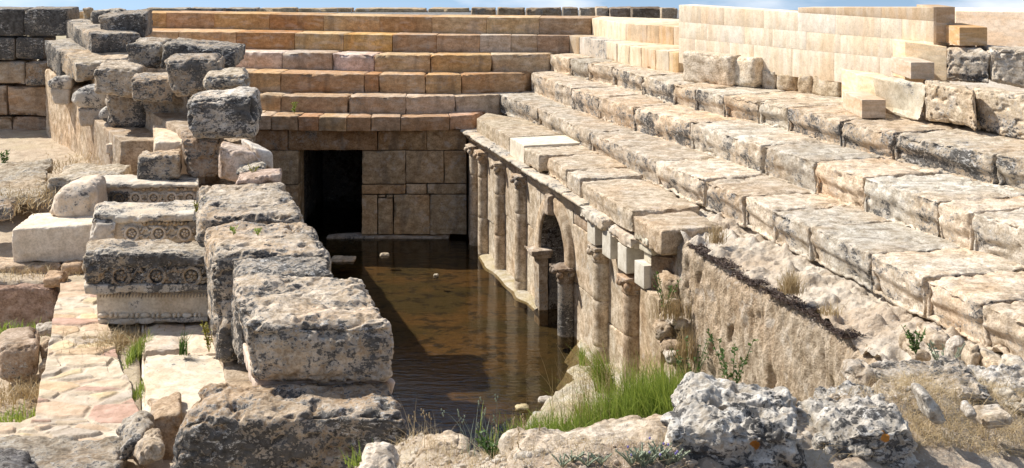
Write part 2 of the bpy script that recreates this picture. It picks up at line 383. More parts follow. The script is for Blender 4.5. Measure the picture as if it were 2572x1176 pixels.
# tints (linear)
CREAM = (.66, .57, .45); PALE = (.70, .62, .51); WARM = (.56, .43, .28); ORANGE = (.52, .335, .15); BROWN = (.38, .225, .12)
WHITE = (.74, .68, .60); GREYST = (.46, .42, .36); GOLD = (.64, .49, .29); DARKST = (.34, .30, .255)
rnd = random.Random(4)
def vary(c, a=.08):
    k = 1 + rnd.uniform(-a, a); w = rnd.uniform(-a, a) * .5
    return (c[0] * k * (1 + w), c[1] * k, c[2] * k * (1 - w))
SEED = [10]
def sd_(): SEED[0] += 1; return SEED[0]

# ---------------------------------------------------------------- seat rows
def row(name, pts, joints, H, hgt, back, mat, tints, label, cat, r=.03, amp=.012, chip=.04, lich=.2, first=None, sp=.05, lip=0, gap=.003, pit=0, group=None, lichs=None, part='seat_block', last=None, dz=None, wob=.009):
    """a row of stone blocks. pts: the photo line of the front top edge; joints: photo columns; back: width of the tread"""
    xs = [p[0] for p in pts]; ys = [p[1] for p in pts]
    J = [G(j, np.interp(j, xs, ys), H) for j in joints]; J = np.array(J)
    T = np.gradient(J, axis=0); T[:, 2] = 0; T /= np.linalg.norm(T, axis=1, keepdims=True)
    Nn = np.stack([-T[:, 1], T[:, 0], T[:, 2] * 0], 1)           # away from the pool
    Nn[Nn[:, 1] < -0.3] *= 1
    B = Nn * back
    if first is not None: B[0] = np.array([first[0], first[1], 0])
    if last is not None: B[-1] = np.array([last[0], last[1], 0])
    t = thing(name, (J[:, 0].mean(), J[:, 1].mean(), J[0, 2] - hgt), label, cat, group)
    for i in range(len(J) - 1):
        d = (J[i + 1] - J[i]); d = d / np.linalg.norm(d)
        a = J[i] + d * gap; b_ = J[i + 1] - d * gap
        zz = np.array([0, 0, (dz[i] if dz else rnd.uniform(-.008, .008))]); dn = np.array([0, 0, -hgt])
        fo = Nn[i] * (rnd.uniform(-1, 1) * (.004 + amp * .8))
        C = [[[a + dn + fo, a + zz + fo], [a + B[i] + dn, a + B[i] + zz]], [[b_ + dn + fo, b_ + zz + fo], [b_ + B[i + 1] + dn, b_ + B[i + 1] + zz]]]
        dd = (J[i][1] + J[i + 1][1]) / 2
        g = block_geo(C, sp=max(sp * dd / 28, .016), r=r, amp=amp, chip=chip, seed=sd_(), lip=lip, pit=pit, wob=wob)
        tn = tints[i % len(tints)] if isinstance(tints, list) else vary(tints, .13)
        if mat is M_ASH: tn = (tn[0] * 1.20, tn[1] * 1.24, tn[2] * 1.32)
        obj(part, g, mat, t, tn, (lichs[i % len(lichs)] if lichs else lich))
    return t
H6, H5, H4, H3, H2, H1 = 4.12, 3.73, 3.27, 2.85, 2.42, 2.00
PKW = (.66, .54, .45)
R = {}
RB = 'curved seat rows across the back'
row('seat_row', [(200, 30), (366, 32), (677, 36), (1085, 43), (1222, 44.5), (1484, 46)], [200, 300, 417, 538, 677, 813, 954, 1085, 1222, 1354, 1484], H1, .50, 1.0, M_ASH,
    [ORANGE, ORANGE, vary((.52, .32, .17)), (.54, .35, .16), (.46, .29, .14), (.54, .39, .22), (.44, .28, .14), (.58, .42, .24), (.58, .41, .22), (.44, .31, .19)],
    'topmost smooth orange seat row across the back, below the gravel', 'stone seats', r=.008, amp=.002, chip=.004, lich=.05, group=RB, sp=.07, wob=.003, last=(.5, 1.0))
row('seat_row', [(300, 79), (366, 80), (560, 81), (738, 83), (985, 88), (1205, 89), (1430, 90)], [300, 448, 593, 740, 863, 985, 1097, 1205, 1283, 1349, 1430], H2, .50, 1.5, M_ASH,
    [(.54, .36, .2), (.56, .37, .2), (.44, .25, .11), (.54, .37, .18), (.56, .35, .13), (.42, .28, .17), (.48, .34, .22), (.55, .47, .38), (.45, .34, .23), (.38, .26, .17)],
    'second seat row from the top across the back, with one greyish white block', 'stone seats', r=.014, amp=.004, chip=.012, lich=.08, group=RB, sp=.06, wob=.006, last=(.6, 1.2))
row('seat_row', [(440, 127), (580, 129), (708, 132), (834, 134), (940, 137), (1090, 138.5), (1235, 138), (1380, 136)], [440, 580, 708, 834, 940, 1081, 1235, 1380], H3, .50, 1.5, M_ASH,
    [PKW, PKW, (.46, .38, .30), (.66, .52, .44), (.54, .39, .22), (.54, .36, .17), (.52, .40, .26)],
    'third seat row from the top across the back, with two pinkish white blocks', 'stone seats', r=.02, amp=.007, chip=.05, lich=.10, group=RB, sp=.05, last=(.6, 1.2))
row('seat_row', [(500, 181), (620, 183), (850, 185), (1070, 188), (1160, 187), (1315, 183)], [500, 620, 704, 915, 951, 1068, 1160, 1315], H4, .52, 1.3, M_ASH,
    [WARM, (.54, .36, .19), (.46, .29, .16), (.48, .28, .14), (.52, .36, .21), (.55, .36, .18), (.48, .31, .17)],
    'fourth seat row from the top across the back, brown rough edged blocks', 'stone seats', r=.022, amp=.008, chip=.05, lich=.12, group=RB, sp=.05, last=(.6, 1.2))
row('seat_row', [(520, 234), (640, 236), (704, 240), (870, 243), (1020, 244), (1150, 241), (1253, 237)], [520, 640, 704, 873, 1020, 1144, 1253], H5, .50, 1.4, M_ASH,
    [WARM, (.5, .37, .23), (.42, .30, .19), (.48, .37, .26), (.55, .43, .31), (.50, .40, .29)],
    'fifth seat row from the top across the back, with a weed growing on it', 'stone seats', r=.024, amp=.011, chip=.07, lich=.18, group=RB, sp=.05, last=(.6, 1.2))
row('seat_row', [(540, 290), (645, 291), (870, 294), (931, 294), (1130, 292), (1186, 290)], [540, 645, 680, 748, 800, 870, 931, 1006, 1130, 1186], H6, .335, 1.3, M_ASH,
    [WARM, (.5, .42, .33), (.44, .30, .18), (.46, .27, .15), (.52, .36, .2), (.42, .28, .17), (.42, .30, .2), (.40, .25, .14), (.46, .30, .2)],
    'lowest seat row across the back, capping the wall with the doorway', 'stone seats', r=.014, amp=.007, chip=.03, lich=.15, group=RB, sp=.05, last=(.5, 1.2))
RS = 'straight seat rows down the right side'
row('seat_row', [(1198, 297), (1280, 345), (1318, 367), (1378, 402), (1461, 450), (1583, 528)], [1198, 1238, 1280], H6, .33, 1.5, M_ROUGH, [(.58, .50, .38), (.60, .51, .39)],
    'smooth bench course beside the far end of the cornice, lowest right row', 'stone seats', r=.01, amp=.004, chip=.01, lich=.05, group=RS, first=(.2, .9), sp=.04)
row('seat_row', [(1256, 236), (1350, 270), (1480, 331), (1646, 405), (1707, 425), (1865, 492), (1939, 526), (2033, 567), (2183, 638), (2318, 699), (2467, 762), (2620, 835)],
    [1256, 1350, 1480, 1646, 1765, 1865, 1939, 2033, 2183, 2318, 2467, 2640], H5, .47, 1.55, M_ROUGH, PALE,
    'lowest long right side seat row, above the eroded earth bank', 'stone seats', r=.03, amp=.018, chip=.11, lichs=[.48, .36, .46, .40, .44, .30, .40, .46, .32, .38, .28], first=(.35, 1.2), group=RS, sp=.045, lip=.06, pit=.02)
row('seat_row', [(1332, 184), (1433, 222), (1475, 237), (1565, 258), (1589, 269), (1735, 308), (1913, 365), (2044, 406), (2169, 445), (2358, 505), (2437, 535), (2620, 590)],
    [1332, 1433, 1500, 1589, 1735, 1913, 2044, 2169, 2358, 2437, 2640], H4, .52, 1.5, M_ROUGH, PALE,
    'second seat row up on the right side, with a broken cavity near its near end', 'stone seats', r=.03, amp=.018, chip=.11, lichs=[.38, .48, .36, .52, .36, .28, .32, .42, .22, .30], first=(.35, .9), group=RS, sp=.045, lip=.05, pit=.03)
row('seat_row', [(1382, 137), (1475, 157), (1537, 168), (1688, 210), (1817, 238), (1902, 252), (1977, 268), (2113, 303), (2242, 333), (2497, 386), (2640, 415)],
    [1382, 1430, 1475, 1537, 1610, 1688, 1745, 1817, 1902, 1977, 2110, 2242, 2497, 2660], H3, .47, 1.9, M_ROUGH, CREAM,
    'third right side seat row up, grey lichen blocks below the sawn cubes', 'stone seats', r=.03, amp=.016, chip=.10, lichs=[.28, .28, .30, .48, .54, .46, .50, .42, .28, .52, .46, .58, .50], first=(.3, .5), group=RS, sp=.045, lip=.07, pit=.02)
row('seat_row', [(1430, 90), (1455, 93), (1523, 104), (1646, 126), (1705, 132)], [1430, 1455, 1523, 1549, 1580, 1610, 1646, 1680, 1704], H2, .46, 1.6, M_SAW,
    [(.5, .4, .28), (.62, .56, .48), (.72, .62, .48), (.72, .62, .47), (.74, .62, .45), (.66, .50, .34), (.76, .66, .50), (.70, .52, .30)],
    'fourth seat row up on the right side, mostly smooth new cream blocks', 'stone seats', r=.012, amp=.005, chip=.02, lichs=[.2, .45, .05, .03, .0, .0, .0, .0], first=(.35, .7), group=RS, sp=.05)
row('seat_row', [(1485, 46), (1573, 59), (1705, 68), (1730, 70)], [1486, 1572, 1625, 1655, 1692, 1725], H1, .46, 2.5, M_SAW,
    [(.76, .65, .48), (.74, .60, .43), (.68, .53, .36), (.72, .54, .34), (.72, .60, .46)],
    'uppermost short smooth cream row running into the tall sawn wall', 'stone seats', r=.01, amp=.003, chip=.01, lich=.0, first=(.35, .9), group=RS, sp=.06)
# bench blocks above the cornice, each laid loose on the ledge
def eb(name, a, b_, H, hgt, back, mat, tint, lich, label, cat='stone block', r=.03, amp=.015, chip=.06, lip=0, kx=0.0, sp=.022, group='bench blocks over the cornice'):
    A = G(*a, H); B = G(*b_, H); d = (B - A); d[2] = 0; d /= np.linalg.norm(d); nn = np.array([-d[1], d[0], 0])
    dn = np.array([0, 0, -hgt])
    C = [[[A + dn, A], [A + nn * back + dn, A + nn * back]], [[B + dn, B], [B + nn * back + d * kx + dn, B + nn * back + d * kx]]]
    return obj(name, block_geo(C, sp=sp, r=r, amp=amp, chip=chip, seed=sd_(), lip=lip), mat, None, tint, lich, label=label, cat=cat, group=group)
eb('bench_block', (1281, 346), (1316, 366), 4.07, .36, 1.3, M_NEW, (.72, .65, .53), .0, 'clean white replacement block set among old bench blocks above cornice', r=.006, amp=.001, chip=.0)
eb('bench_block', (1317, 369), (1352, 392), 4.10, .33, 1.3, M_ROUGH, CREAM, .12, 'bench block with broken corner right after the clean white block')
eb('bench_block', (1374, 392), (1420, 425), 4.08, .36, 1.2, M_ROUGH, CREAM, .22, 'bench block after the dark gap in the lowest right row', lip=.03)
eb('bench_block', (1422, 428), (1458, 448), 4.10, .34, 1.25, M_ROUGH, PALE, .25, 'short bench block in the middle of the lowest right row')
eb('bench_block', (1461, 455), (1585, 531), 4.12, .36, 1.15, M_ROUGH, CREAM, .24, 'longest rough bench block above the cornice, next to the last one', lip=.02, amp=.02)
eb('bench_block', (1586, 540), (1661, 580), 4.16, .36, 1.0, M_ROUGH, (.60, .50, .38), .10, 'last bench block at the near end with its shaded end face showing', amp=.014, chip=.05)
# filler stone below the benches
g = []
A = [G(1198, 330, 4.46), G(1583, 575, 4.46), G(1700, 640, 4.46)]
C = lambda a, b_, w, h0, h1: [[[np.r_[a[:2], h0], np.r_[a[:2], h1]], [np.r_[a[0] + w, a[1] + w * .3, h0], np.r_[a[0] + w, a[1] + w * .3, h1]]], [[np.r_[b_[:2], h0], np.r_[b_[:2], h1]], [np.r_[b_[0] + w, b_[1] + w * .3, h0], np.r_[b_[0] + w, b_[1] + w * .3, h1]]]]

# ---------------------------------------------------------------- end wall with the doorway
WD = 28.1
t = thing('end_wall', (-3.5, WD, 0), 'stained ashlar wall with a dark square doorway at the far end of the pool', 'wall')
def wblk(x0, x1, y0, y1, tint, mat=M_POOLWALL, d=WD, dep=.8, lich=.15, r=.014, amp=.006, chip=.02, part='wall_block'):
    a = P(x0, y1, d); b_ = P(x1, y0, d); s = .006
    return obj(part, box_geo(a[0] + s, b_[0] - s, d + rnd.uniform(-.012, .012), d + dep, a[2] + s, b_[2] - s, sp=.05, r=r, amp=amp, chip=chip, seed=sd_()), mat, t, tint, lich)
PW = [(.50, .39, .26), (.55, .44, .30), (.50, .41, .29), (.58, .46, .32)]
for i, (x0, x1) in enumerate([(540, 640), (640, 723), (723, 948), (948, 1072), (1072, 1172)]): wblk(x0, x1, 326, 378, [PW[0], (.42, .28, .17), (.40, .27, .16), (.44, .31, .18), (.50, .39, .26)][i], lich=.25, part='lintel_block')
for x0, x1, y0, y1 in [(540, 660, 378, 465), (660, 750, 378, 465), (540, 750, 465, 602), (908, 1019, 378, 463), (1019, 1115, 378, 461), (1115, 1172, 378, 461), (908, 1019, 464, 488), (1020, 1072, 462, 488), (1072, 1172, 462, 488),
                       (908, 948, 489, 590), (949, 987, 498, 590), (949, 969, 489, 497), (970, 987, 489, 497), (988, 1080, 489, 590), (1080, 1172, 489, 590), (908, 1130, 591, 640)]:
    wblk(x0, x1, y0, y1, vary(rnd.choice(PW), .06), lich=.2)
a = P(820, 588, WD); obj('door_sill', box_geo(a[0], P(1128, 600, WD)[0], WD - .10, WD + .3, -.4, .05, sp=.05, r=.02, amp=.01, chip=.03, seed=3), M_POOLWALL, t, (.42, .38, .33), .3)
# chamber behind the doorway, faces inwards
x0, x1, zz0, zz1 = P(735, 0, WD)[0], P(925, 0, WD)[0], -.3, P(0, 374, WD)[2]
cv = np.array([[x, y, z] for x in (x0, x1) for y in (WD + .55, WD + 4.5) for z in (zz0, zz1)])
cq = np.array([[2, 3, 7, 6], [0, 1, 3, 2], [4, 6, 7, 5], [1, 5, 7, 3], [0, 2, 6, 4]])
obj('chamber', (cv, cq), M_POOLWALL, t, (.10, .075, .055), .6, smooth=False)  # near-black tint paints the unlit interior into the stone colour
# solid fill behind and under the seating, so no gap shows light
def solid(name, poly, z0, z1, mat, label, cat='masonry', tint=(.30, .24, .18), kind=None):
    n = len(poly); V = [(x, y, z0) for x, y in poly] + [(x, y, z1) for x, y in poly]
    Vv = np.array(V + [(np.mean([p[0] for p in poly]), np.mean([p[1] for p in poly]), z1)], float)
    Q = [[i, (i + 1) % n, n + (i + 1) % n, n + i] for i in range(n)] + [[n + i, n + (i + 1) % n, 2 * n, 2 * n] for i in range(n)]
    me = bpy.data.meshes.new(name); faces = [q if q[2] != q[3] else q[:3] for q in Q]
    me.from_pydata([tuple(v) for v in Vv], [], faces); me.materials.append(mat)
    o = bpy.data.objects.new(name, me); COL.objects.link(o); o.color = tint + (.2,); tag(o, label, cat, None, kind); return o
# ---------------------------------------------------------------- colonnade along the right of the pool
U_ = np.array([.287, -.958, 0]); N_ = np.array([-.958, -.287, 0]); S0 = np.array([-1.174, 28.0, 0])
def WL(s, t, z): return S0 + U_ * s - N_ * t + np.array([0, 0, z])
def spx(x): k = (x - CX) / F; return (28 * k + 1.174) / (.287 + .958 * k)
def lbox(s0, s1, t0, t1, z0, z1, **k):
    C = [[[WL(s, t, z) for z in (z0, z1)] for t in (t0, t1)] for s in (s0, s1)]
    return block_geo(C, **k)
def sweep(prof, s0, s1, seed=0, amp=.01, ds=.03, chip=.03, dz=0, tilt=0):
    pr = resample(list(prof) + [prof[0]], 46)[:-1]; n = max(4, int((s1 - s0) / ds)); S = np.linspace(s0, s1, n); m = len(pr)
    V = np.array([[WL(s, p[0], p[1] + dz + tilt * (s - s0)) for p in pr] for s in S]); c = V.reshape(-1, 3)
    cen = pr.mean(0); cw = WL(0, cen[0], cen[1]) - WL(0, 0, 0)
    rel = c - (WL(0, cen[0], cen[1])[None] + (np.repeat(S, m)[:, None]) * U_[None]); rel /= np.linalg.norm(rel, axis=1, keepdims=True)
    o = seed * 3.3; dd = amp * 2 * (fbm(c * 5 + o, 2, 4) - .5) - chip * np.clip(fbm(c * 6 + o, 8, 3) - .52, 0, 1) * 5
    c = c + rel * dd[:, None]
    idx = np.arange(n * m).reshape(n, m); nx = np.roll(idx, -1, 1)
    q = np.stack([idx[:-1], nx[:-1], nx[1:], idx[1:]], -1).reshape(-1, 4)
    T = np.concatenate([q[:, [0, 1, 2]], q[:, [0, 2, 3]]])
    e0 = len(c); cc = np.array([c[:m].mean(0), c[-m:].mean(0)])
    f0 = np.stack([nx[0], idx[0], np.full(m, e0)], -1); f1 = np.stack([idx[-1], nx[-1], np.full(m, e0 + 1)], -1)
    return np.concatenate([c, cc]), np.concatenate([T, f0, f1])
colon = thing('colonnade_wall', WL(5.7, .2, 0), 'long sunlit wall of half columns with an arched niche rising from the water', 'wall')
TC = (.66, .57, .45)
def panel(s0, s1, z0, z1, t0=.2, t1=.75, tint=None, lich=.12, amp=.008, part='wall_panel'):
    obj(part, lbox(s0 + .004, s1 - .004, t0 + rnd.uniform(-.01, .01), t1, z0 + .003, z1 - .003, sp=.04, r=.01, amp=amp, chip=.012, seed=sd_()), M_COL, colon, tint or vary(TC, .06), lich)
for s0, s1, zs in [(-.2, 1.2, (-.5, .95, 1.7, 2.33)), (1.2, 2.6, (-.5, .8, 2.33)), (2.6, 4.15, (-.5, 1.2, 2.33)), (4.15, 5.35, (-.5, 1.35, 2.33))]:
    for a, b_ in zip(zs[:-1], zs[1:]): panel(s0, s1, a, b_)
panel(7.2, 8.7, -.5, .95); panel(7.2, 8.7, .95, 1.98); panel(7.2, 8.3, 1.99, 2.28, tint=(.5, .4, .3))
panel(8.7, 10.0, -.5, .75); panel(8.7, 10.0, .75, 1.9)
panel(10.0, 10.65, -.5, .9); panel(10.0, 10.65, .9, 1.8)
# filler core behind the cubes, further back
panel(8.3, 11.3, 1.5, 2.45, t0=.62, t1=1.2, tint=(.35, .28, .2), amp=.03)
# niche
nc, nr_, nz = 6.3, .72, 1.18
ss = np.linspace(5.35, 7.2, 60)
def archz(s): 
    return np.where(np.abs(s - nc) < nr_, nz + np.sqrt(np.clip(nr_ ** 2 - (s - nc) ** 2, 0, None)) * 1.12, -1)
az_ = archz(ss); az_ = np.where(az_ < 0, nz - .02, az_)
top = np.full_like(ss, 2.33)
rows_ = []
for f in np.linspace(0, 1, 8): rows_.append([WL(s, .2, z + (t_ - z) * f) for s, z, t_ in zip(ss, az_, top)])
fr_ = np.array(rows_); inn = np.array([[WL(s, t, z) for s, z in zip(ss, az_)] for t in (1.1, .8, .29)])
inn2 = np.array([[WL(s, t, z) for s, z in zip(ss, az_)] for t in (.30, .2)])
obj('niche_vault', grid_geo(np.array([[WL(s, t, z - .004) for s, z in zip(ss, az_)] for t in (1.1, .7, .4, .13)])), M_COL, colon, (.05, .04, .032), .6, smooth=False)  # vault and reveal tinted near-black, shade painted into the stone
obj('niche_spandrel', grid_geo(fr_), M_COL, colon, vary(TC, .04), .15, smooth=False)
an = np.linspace(-.1, math.pi + .1, 40); ring = []
for rr, tt in [(nr_ + .02, .13), (nr_ + .015, .10), (nr_ + .05, .08), (nr_ + .24, .08), (nr_ + .27, .13), (nr_ + .27, .5)]:
    ring.append([WL(nc - rr * math.cos(a), tt + .01 * (vnoise(np.array([[a * 6., rr * 9, 0]]))[0]), nz + rr * 1.12 * math.sin(a)) for a in an])
obj('niche_arch', grid_geo(np.array(ring)[::-1]), M_COL, colon, (.58, .48, .36), .12)
obj('keystone', lbox(nc - .09, nc + .09, -.02, .4, nz + nr_ * 1.06, nz + nr_ + .42, sp=.02, r=.02, amp=.012, chip=.05, seed=5), M_COL, colon, (.56, .46, .36), .25)
obj('niche_back', lbox(5.2, 7.4, 1.0, 1.3, -.5, 2.3, sp=.08, r=.01, amp=.02, seed=6), M_COL, colon, (.055, .045, .035), .6)  # dark tint paints in the deep shade at the niche back
obj('niche_pier', lbox(5.35, 5.68, .06, .24, -.5, nz - .14, sp=.03, r=.012, amp=.007, chip=.02, seed=7), M_COL, colon, (.50, .42, .33), .2)
obj('niche_side', lbox(5.30, 5.66, .245, 1.3, -.5, 2.2, sp=.05, r=.012, amp=.02, chip=.02, seed=107), M_COL, colon, (.055, .045, .035), .6)  # inner jamb almost black: its shade is put into the colour
obj('impost', join([lbox(5.28, 5.78, -.12, .30, nz - .12, nz - .03, sp=.025, r=.015, amp=.012, chip=.05, seed=8), lbox(5.31, 5.74, -.04, .28, nz - .19, nz - .12, sp=.025, r=.01, amp=.006, chip=.02, seed=9)]), M_COL, colon, (.56, .47, .38), .25)
obj('niche_pier', lbox(6.98, 7.22, .15, 1.1, -.5, nz - .1, sp=.03, r=.012, amp=.007, chip=.02, seed=17), M_COL, colon, (.48, .39, .3), .2)
def column(s, r, z1, cap=True, tint=TC, lich=.15, joints=(), t=.16, z0=-.45, name='half_column', foot=True, capw=.2, capz=.26):
    zs = []
    edges = [z0] + list(joints) + [z1 - (capz if cap else 0)]
    for a, b_ in zip(edges[:-1], edges[1:]):
        zs += [(r * .93, a), (r, a + .012)] + [(r * (1 - .03 * (z - z0) / 2), z) for z in np.linspace(a + .08, b_ - .08, max(3, int((b_ - a) / .07)))] + [(r * .985, b_ - .012), (r * .91, b_)]
    c = WL(s, t, 0)
    col_ = obj(name, lathe(c, zs, 28, amp=.05, seed=s), M_COL, colon, tint, lich)
    if cap:
        zt = z1
        gs = [lbox(s - capw * .95, s + capw * .95, t - capw * 1.05, t + .1, zt - .07, zt, sp=.02, r=.015, amp=.01, chip=.05, seed=sd_()),
              lathe(c, [(r * .9, zt - capz - .01), (r * 1.08, zt - capz + .01), (r * 1.0, zt - capz + .04), (r * 1.15, zt - .12), (capw, zt - .06)], 20, amp=.15, seed=s + 3)]
        for sg in (-1, 1):
            gs.append(ball(WL(s + sg * capw * .8, t - capw * .8, zt - .13), .062, .06, .065))
            gs.append(ball(WL(s + sg * capw * .8, t + capw * .1, zt - .13), .06, .06, .06))
        gs.append(ball(WL(s, t - capw * .95, zt - .1), .05, .04, .05))
        obj('capital', join(gs), M_COL, colon, (tint[0] * .92, tint[1] * .9, tint[2] * .9), .32)
column(spx(1176), .13, 2.30, True, joints=(.7, 1.62), lich=.2)
column(spx(1199), .145, 2.30, True, joints=(.82, 1.72))
column(spx(1241), .15, 2.30, True, joints=(.75, 1.62), lich=.2)
column(spx(1293), .16, 2.30, True, joints=(.2, 1.55), lich=.12)
column(spx(1409), .155, 1.24, True, tint=(.34, .29, .24), lich=.62, joints=(), t=.10, z0=-.2, name='short_column', capw=.24, capz=.3)
column(spx(1490), .165, 1.98, True, joints=(.35, 1.1), lich=.15)
column(spx(1566), .165, 1.84, True, joints=(.95,), lich=.18, tint=(.52, .41, .30))
# end pier and crumbling end
panel(10.62, 11.35, .45, 1.86, t0=.04, tint=(.56, .46, .34), part='end_pier', amp=.02)
obj('end_pier', lbox(10.75, 11.5, -.10, .75, -.2, .62, sp=.03, r=.04, amp=.04, chip=.12, seed=41), M_ROUGH, colon, (.50, .42, .31), .3)
# cornice
prof = [(.62, 2.57), (.62, 2.33), (.19, 2.30), (.17, 2.30), (.15, 2.36), (.10, 2.37), (.09, 2.42), (.04, 2.43), (.01, 2.48), (-.05, 2.51), (-.06, 2.555), (.1, 2.575)]
prof2 = [(.62, 2.57), (.62, 2.20), (.20, 2.20), (.17, 2.21), (.17, 2.28), (.14, 2.29), (.13, 2.36), (.09, 2.37), (.07, 2.43), (.0, 2.47), (-.05, 2.50), (-.06, 2.555), (.1, 2.575)]
corn = thing('cornice', WL(5.5, .3, 2.3), 'weathered moulded cornice running along the top of the colonnade over the water', 'cornice')
e = [-.1, 1.3, 2.5, 3.5, 4.9, 6.2, 7.3, 8.25]
for i in range(len(e) - 1):
    obj('cornice_block', sweep(prof2 if i >= 4 else prof, e[i] + .006, e[i + 1] - .006, seed=i + 3, amp=.012, dz=rnd.uniform(-.008, .008), chip=.05), M_MARBLE, corn, vary((.56, .50, .41), .05), .33)
def corn_lump(s0, s1, t0, t1, z0, z1, seed, tint, lich, label, amp=.02, chip=.1, tilt=0.0):
    C = [[[WL(s, t, z + tilt * (s - s0)) for z in (z0, z1)] for t in (t0, t1)] for s in (s0, s1)]
    return obj('cornice_fragment', block_geo(C, sp=.018, r=.03, amp=amp, chip=chip, seed=seed), M_MARBLE, None, tint, lich, label=label, cat='stone fragment', group='broken cornice pieces over the new cubes')
corn_lump(8.27, 9.35, -.08, .5, 2.37, 2.56, 31, (.62, .56, .47), .25, 'thick rounded cornice fragment over the first two white cubes', tilt=-.01)
corn_lump(9.37, 10.35, -.02, .55, 2.30, 2.50, 32, (.60, .53, .44), .28, 'flat tilted cornice fragment between the rounded one and the moulded end block', tilt=.0)
g = join([lbox(10.45, 10.95, .02, .55, 2.50, 2.62, sp=.02, r=.02, amp=.012, chip=.06, seed=33), lbox(10.50, 10.93, .08, .55, 2.36, 2.50, sp=.02, r=.012, amp=.006, chip=.03, seed=34), lbox(10.53, 10.91, .13, .55, 2.20, 2.36, sp=.02, r=.012, amp=.006, chip=.03, seed=35)])
obj('cornice_fragment', g, M_MARBLE, None, (.60, .55, .44), .18, label='moulded cornice end block perched on the nearest white cube', cat='stone fragment', group='broken cornice pieces over the new cubes')
for i, (s0, z0, z1, lb) in enumerate([(8.46, 2.0, 2.37, 'first and farthest new white support cube, above the fourth half column'), (9.15, 1.95, 2.37, 'second new white support cube under the rounded cornice fragment'), (9.82, 1.9, 2.30, 'third new white support cube under the tilted fragment'), (10.5, 1.86, 2.20, 'nearest new white support cube, made of two joined stones')]):
    obj('support_cube', lbox(s0, s0 + .36, .0, .42, z0, z1 - .003, sp=.04, r=.004, amp=.0008, chip=0, seed=50 + i), M_NEW, None, (.62, .58, .50), .12, label=lb, cat='stone cube', group='new support cubes')
# lime crust at the feet of the columns
n, m = 120, 26; Pm = np.zeros((n, m, 3)); S = np.linspace(1.6, 5.6, n)
for i, s in enumerate(S):
    o_ = -.02 - .15 * vnoise(np.array([[s * 2.3, 0, 0]]))[0] * min(1, (s - 1.4))
    for j, f in enumerate(np.linspace(0, 1, m)): Pm[i, j] = WL(s, .25 + (o_ - .25) * f, .035 * (1 - f ** 3) - .03 * f ** 6)
Pm[..., 2] += .02 * (fbm(Pm.reshape(-1, 3) * 7, 3, 4).reshape(n, m) - .4)
obj('mineral_crust', grid_geo(Pm[:, ::-1]), G_SED, None, label='pale mineral crust along the waterline at the column feet', cat='mineral crust', kind='structure')

# ---------------------------------------------------------------- pool
bed = np.array([[[x, y, -.30] for x in np.linspace(-9, 5, 60)] for y in np.linspace(6, 29, 90)])
bed[..., 2] += .12 * (fbm(bed.reshape(-1, 3) * .9, 4, 4).reshape(90, 60) - .5)
obj('pool_bed', grid_geo(bed), M_BED, kind='structure', label='brown and orange algae covered bed of the pool', cat='pool bed')
wv, wq = grid_geo(np.array([[[x, y, 0.0] for x in np.linspace(-9, 5, 3)] for y in np.linspace(6, 32, 3)]))
obj('water', (wv, wq), M_WATER, kind='structure', label='still brown pool water reflecting the colonnade', cat='water')
# shore
SH = [(1455, 858), (1462, 890), (1478, 915), (1410, 933), (1452, 958), (1405, 990), (1372, 1010), (1345, 1045), (1318, 1065), (1290, 1090), (1235, 1118), (1180, 1165)]
SH = np.array([G(a, b_, 7.0)[:2] for a, b_ in SH]); o_ = np.argsort(SH[:, 1]); SH = SH[o_]
D_ = np.linspace(8.0, 20.9, 240); Xm = np.linspace(0, 1, 120)
BK = np.zeros((240, 120, 3))
for i, d in enumerate(D_):
    xs = np.interp(d, SH[:, 1], SH[:, 0], left=-6 + (d - 8) * .0) if d > SH[0, 1] else SH[0, 0] - (SH[0, 1] - d) * 2.2
    xs = max(xs, -4) + .14 * (fbm(np.array([[0, d * 3.0, 3.3]]), 5, 4)[0] - .5) * 2
    BK[i, :, 0] = xs - .5 + Xm * (7.5 - xs); BK[i, :, 1] = d
    q = BK[i, :, 0] - xs
    BK[i, :, 2] = np.where(q < 0, q * 1.4, np.minimum(.05 + q * .10, .10 + .11 * q)) 
BK[..., 2] = np.minimum(BK[..., 2], .85)
nn_ = fbm(BK.reshape(-1, 3) * np.array([3.2, 4.5, 1]), 6, 5).reshape(240, 120)
BK[..., 2] += .20 * (nn_ - .5) + .10 * (fbm(BK.reshape(-1, 3) * np.array([11, 15, 1]), 16, 4).reshape(240, 120) - .5)
obj('bank', grid_geo(BK), G_SED, kind='structure', label='cream mineral bank at the near right edge of the water', cat='ground')

# ---------------------------------------------------------------- conglomerate wall and ledge under the near seat rows
top_px = [(1702, 602), (1762, 640), (1840, 688), (1930, 738), (2050, 802), (2130, 858), (2205, 908), (2300, 965), (2420, 1040)]
TP = resample([G(a, b_, 4.30) for a, b_ in top_px], 300); TP = np.concatenate([resample([TP[0] + np.array([.45, .9, 0]), TP[0]], 30)[:-1], TP])
n = len(TP); m = 120; FC = np.zeros((n, m, 3))
tg = np.gradient(TP, axis=0); tg /= np.linalg.norm(tg, axis=1, keepdims=True); on = np.stack([tg[:, 1], -tg[:, 0], tg[:, 2] * 0], 1); 
for j, f in enumerate(np.linspace(0, 1, m)):
    FC[:, j] = TP + on * (.10 * f + .02 * math.sin(3 * f)); FC[:, j, 2] = TP[:, 2] - f * (TP[:, 2] - .3)
fl = FC.reshape(-1, 3)
dsp = .14 * (fbm(fl * np.array([1.6, 1.6, 1.1]), 7, 4) - .5) + .11 * (fbm(fl * np.array([10, 10, 4]), 3, 5, .62) - .5) - .16 * np.clip(fbm(fl * np.array([6, 6, 2.6]) + 9, 31, 3) - .60, 0, 1) * 2.5
ed = np.repeat(np.linspace(0, 1, m)[None], n, 0).reshape(-1); dsp = dsp - .10 * np.clip(1 - ed / .05, 0, 1)
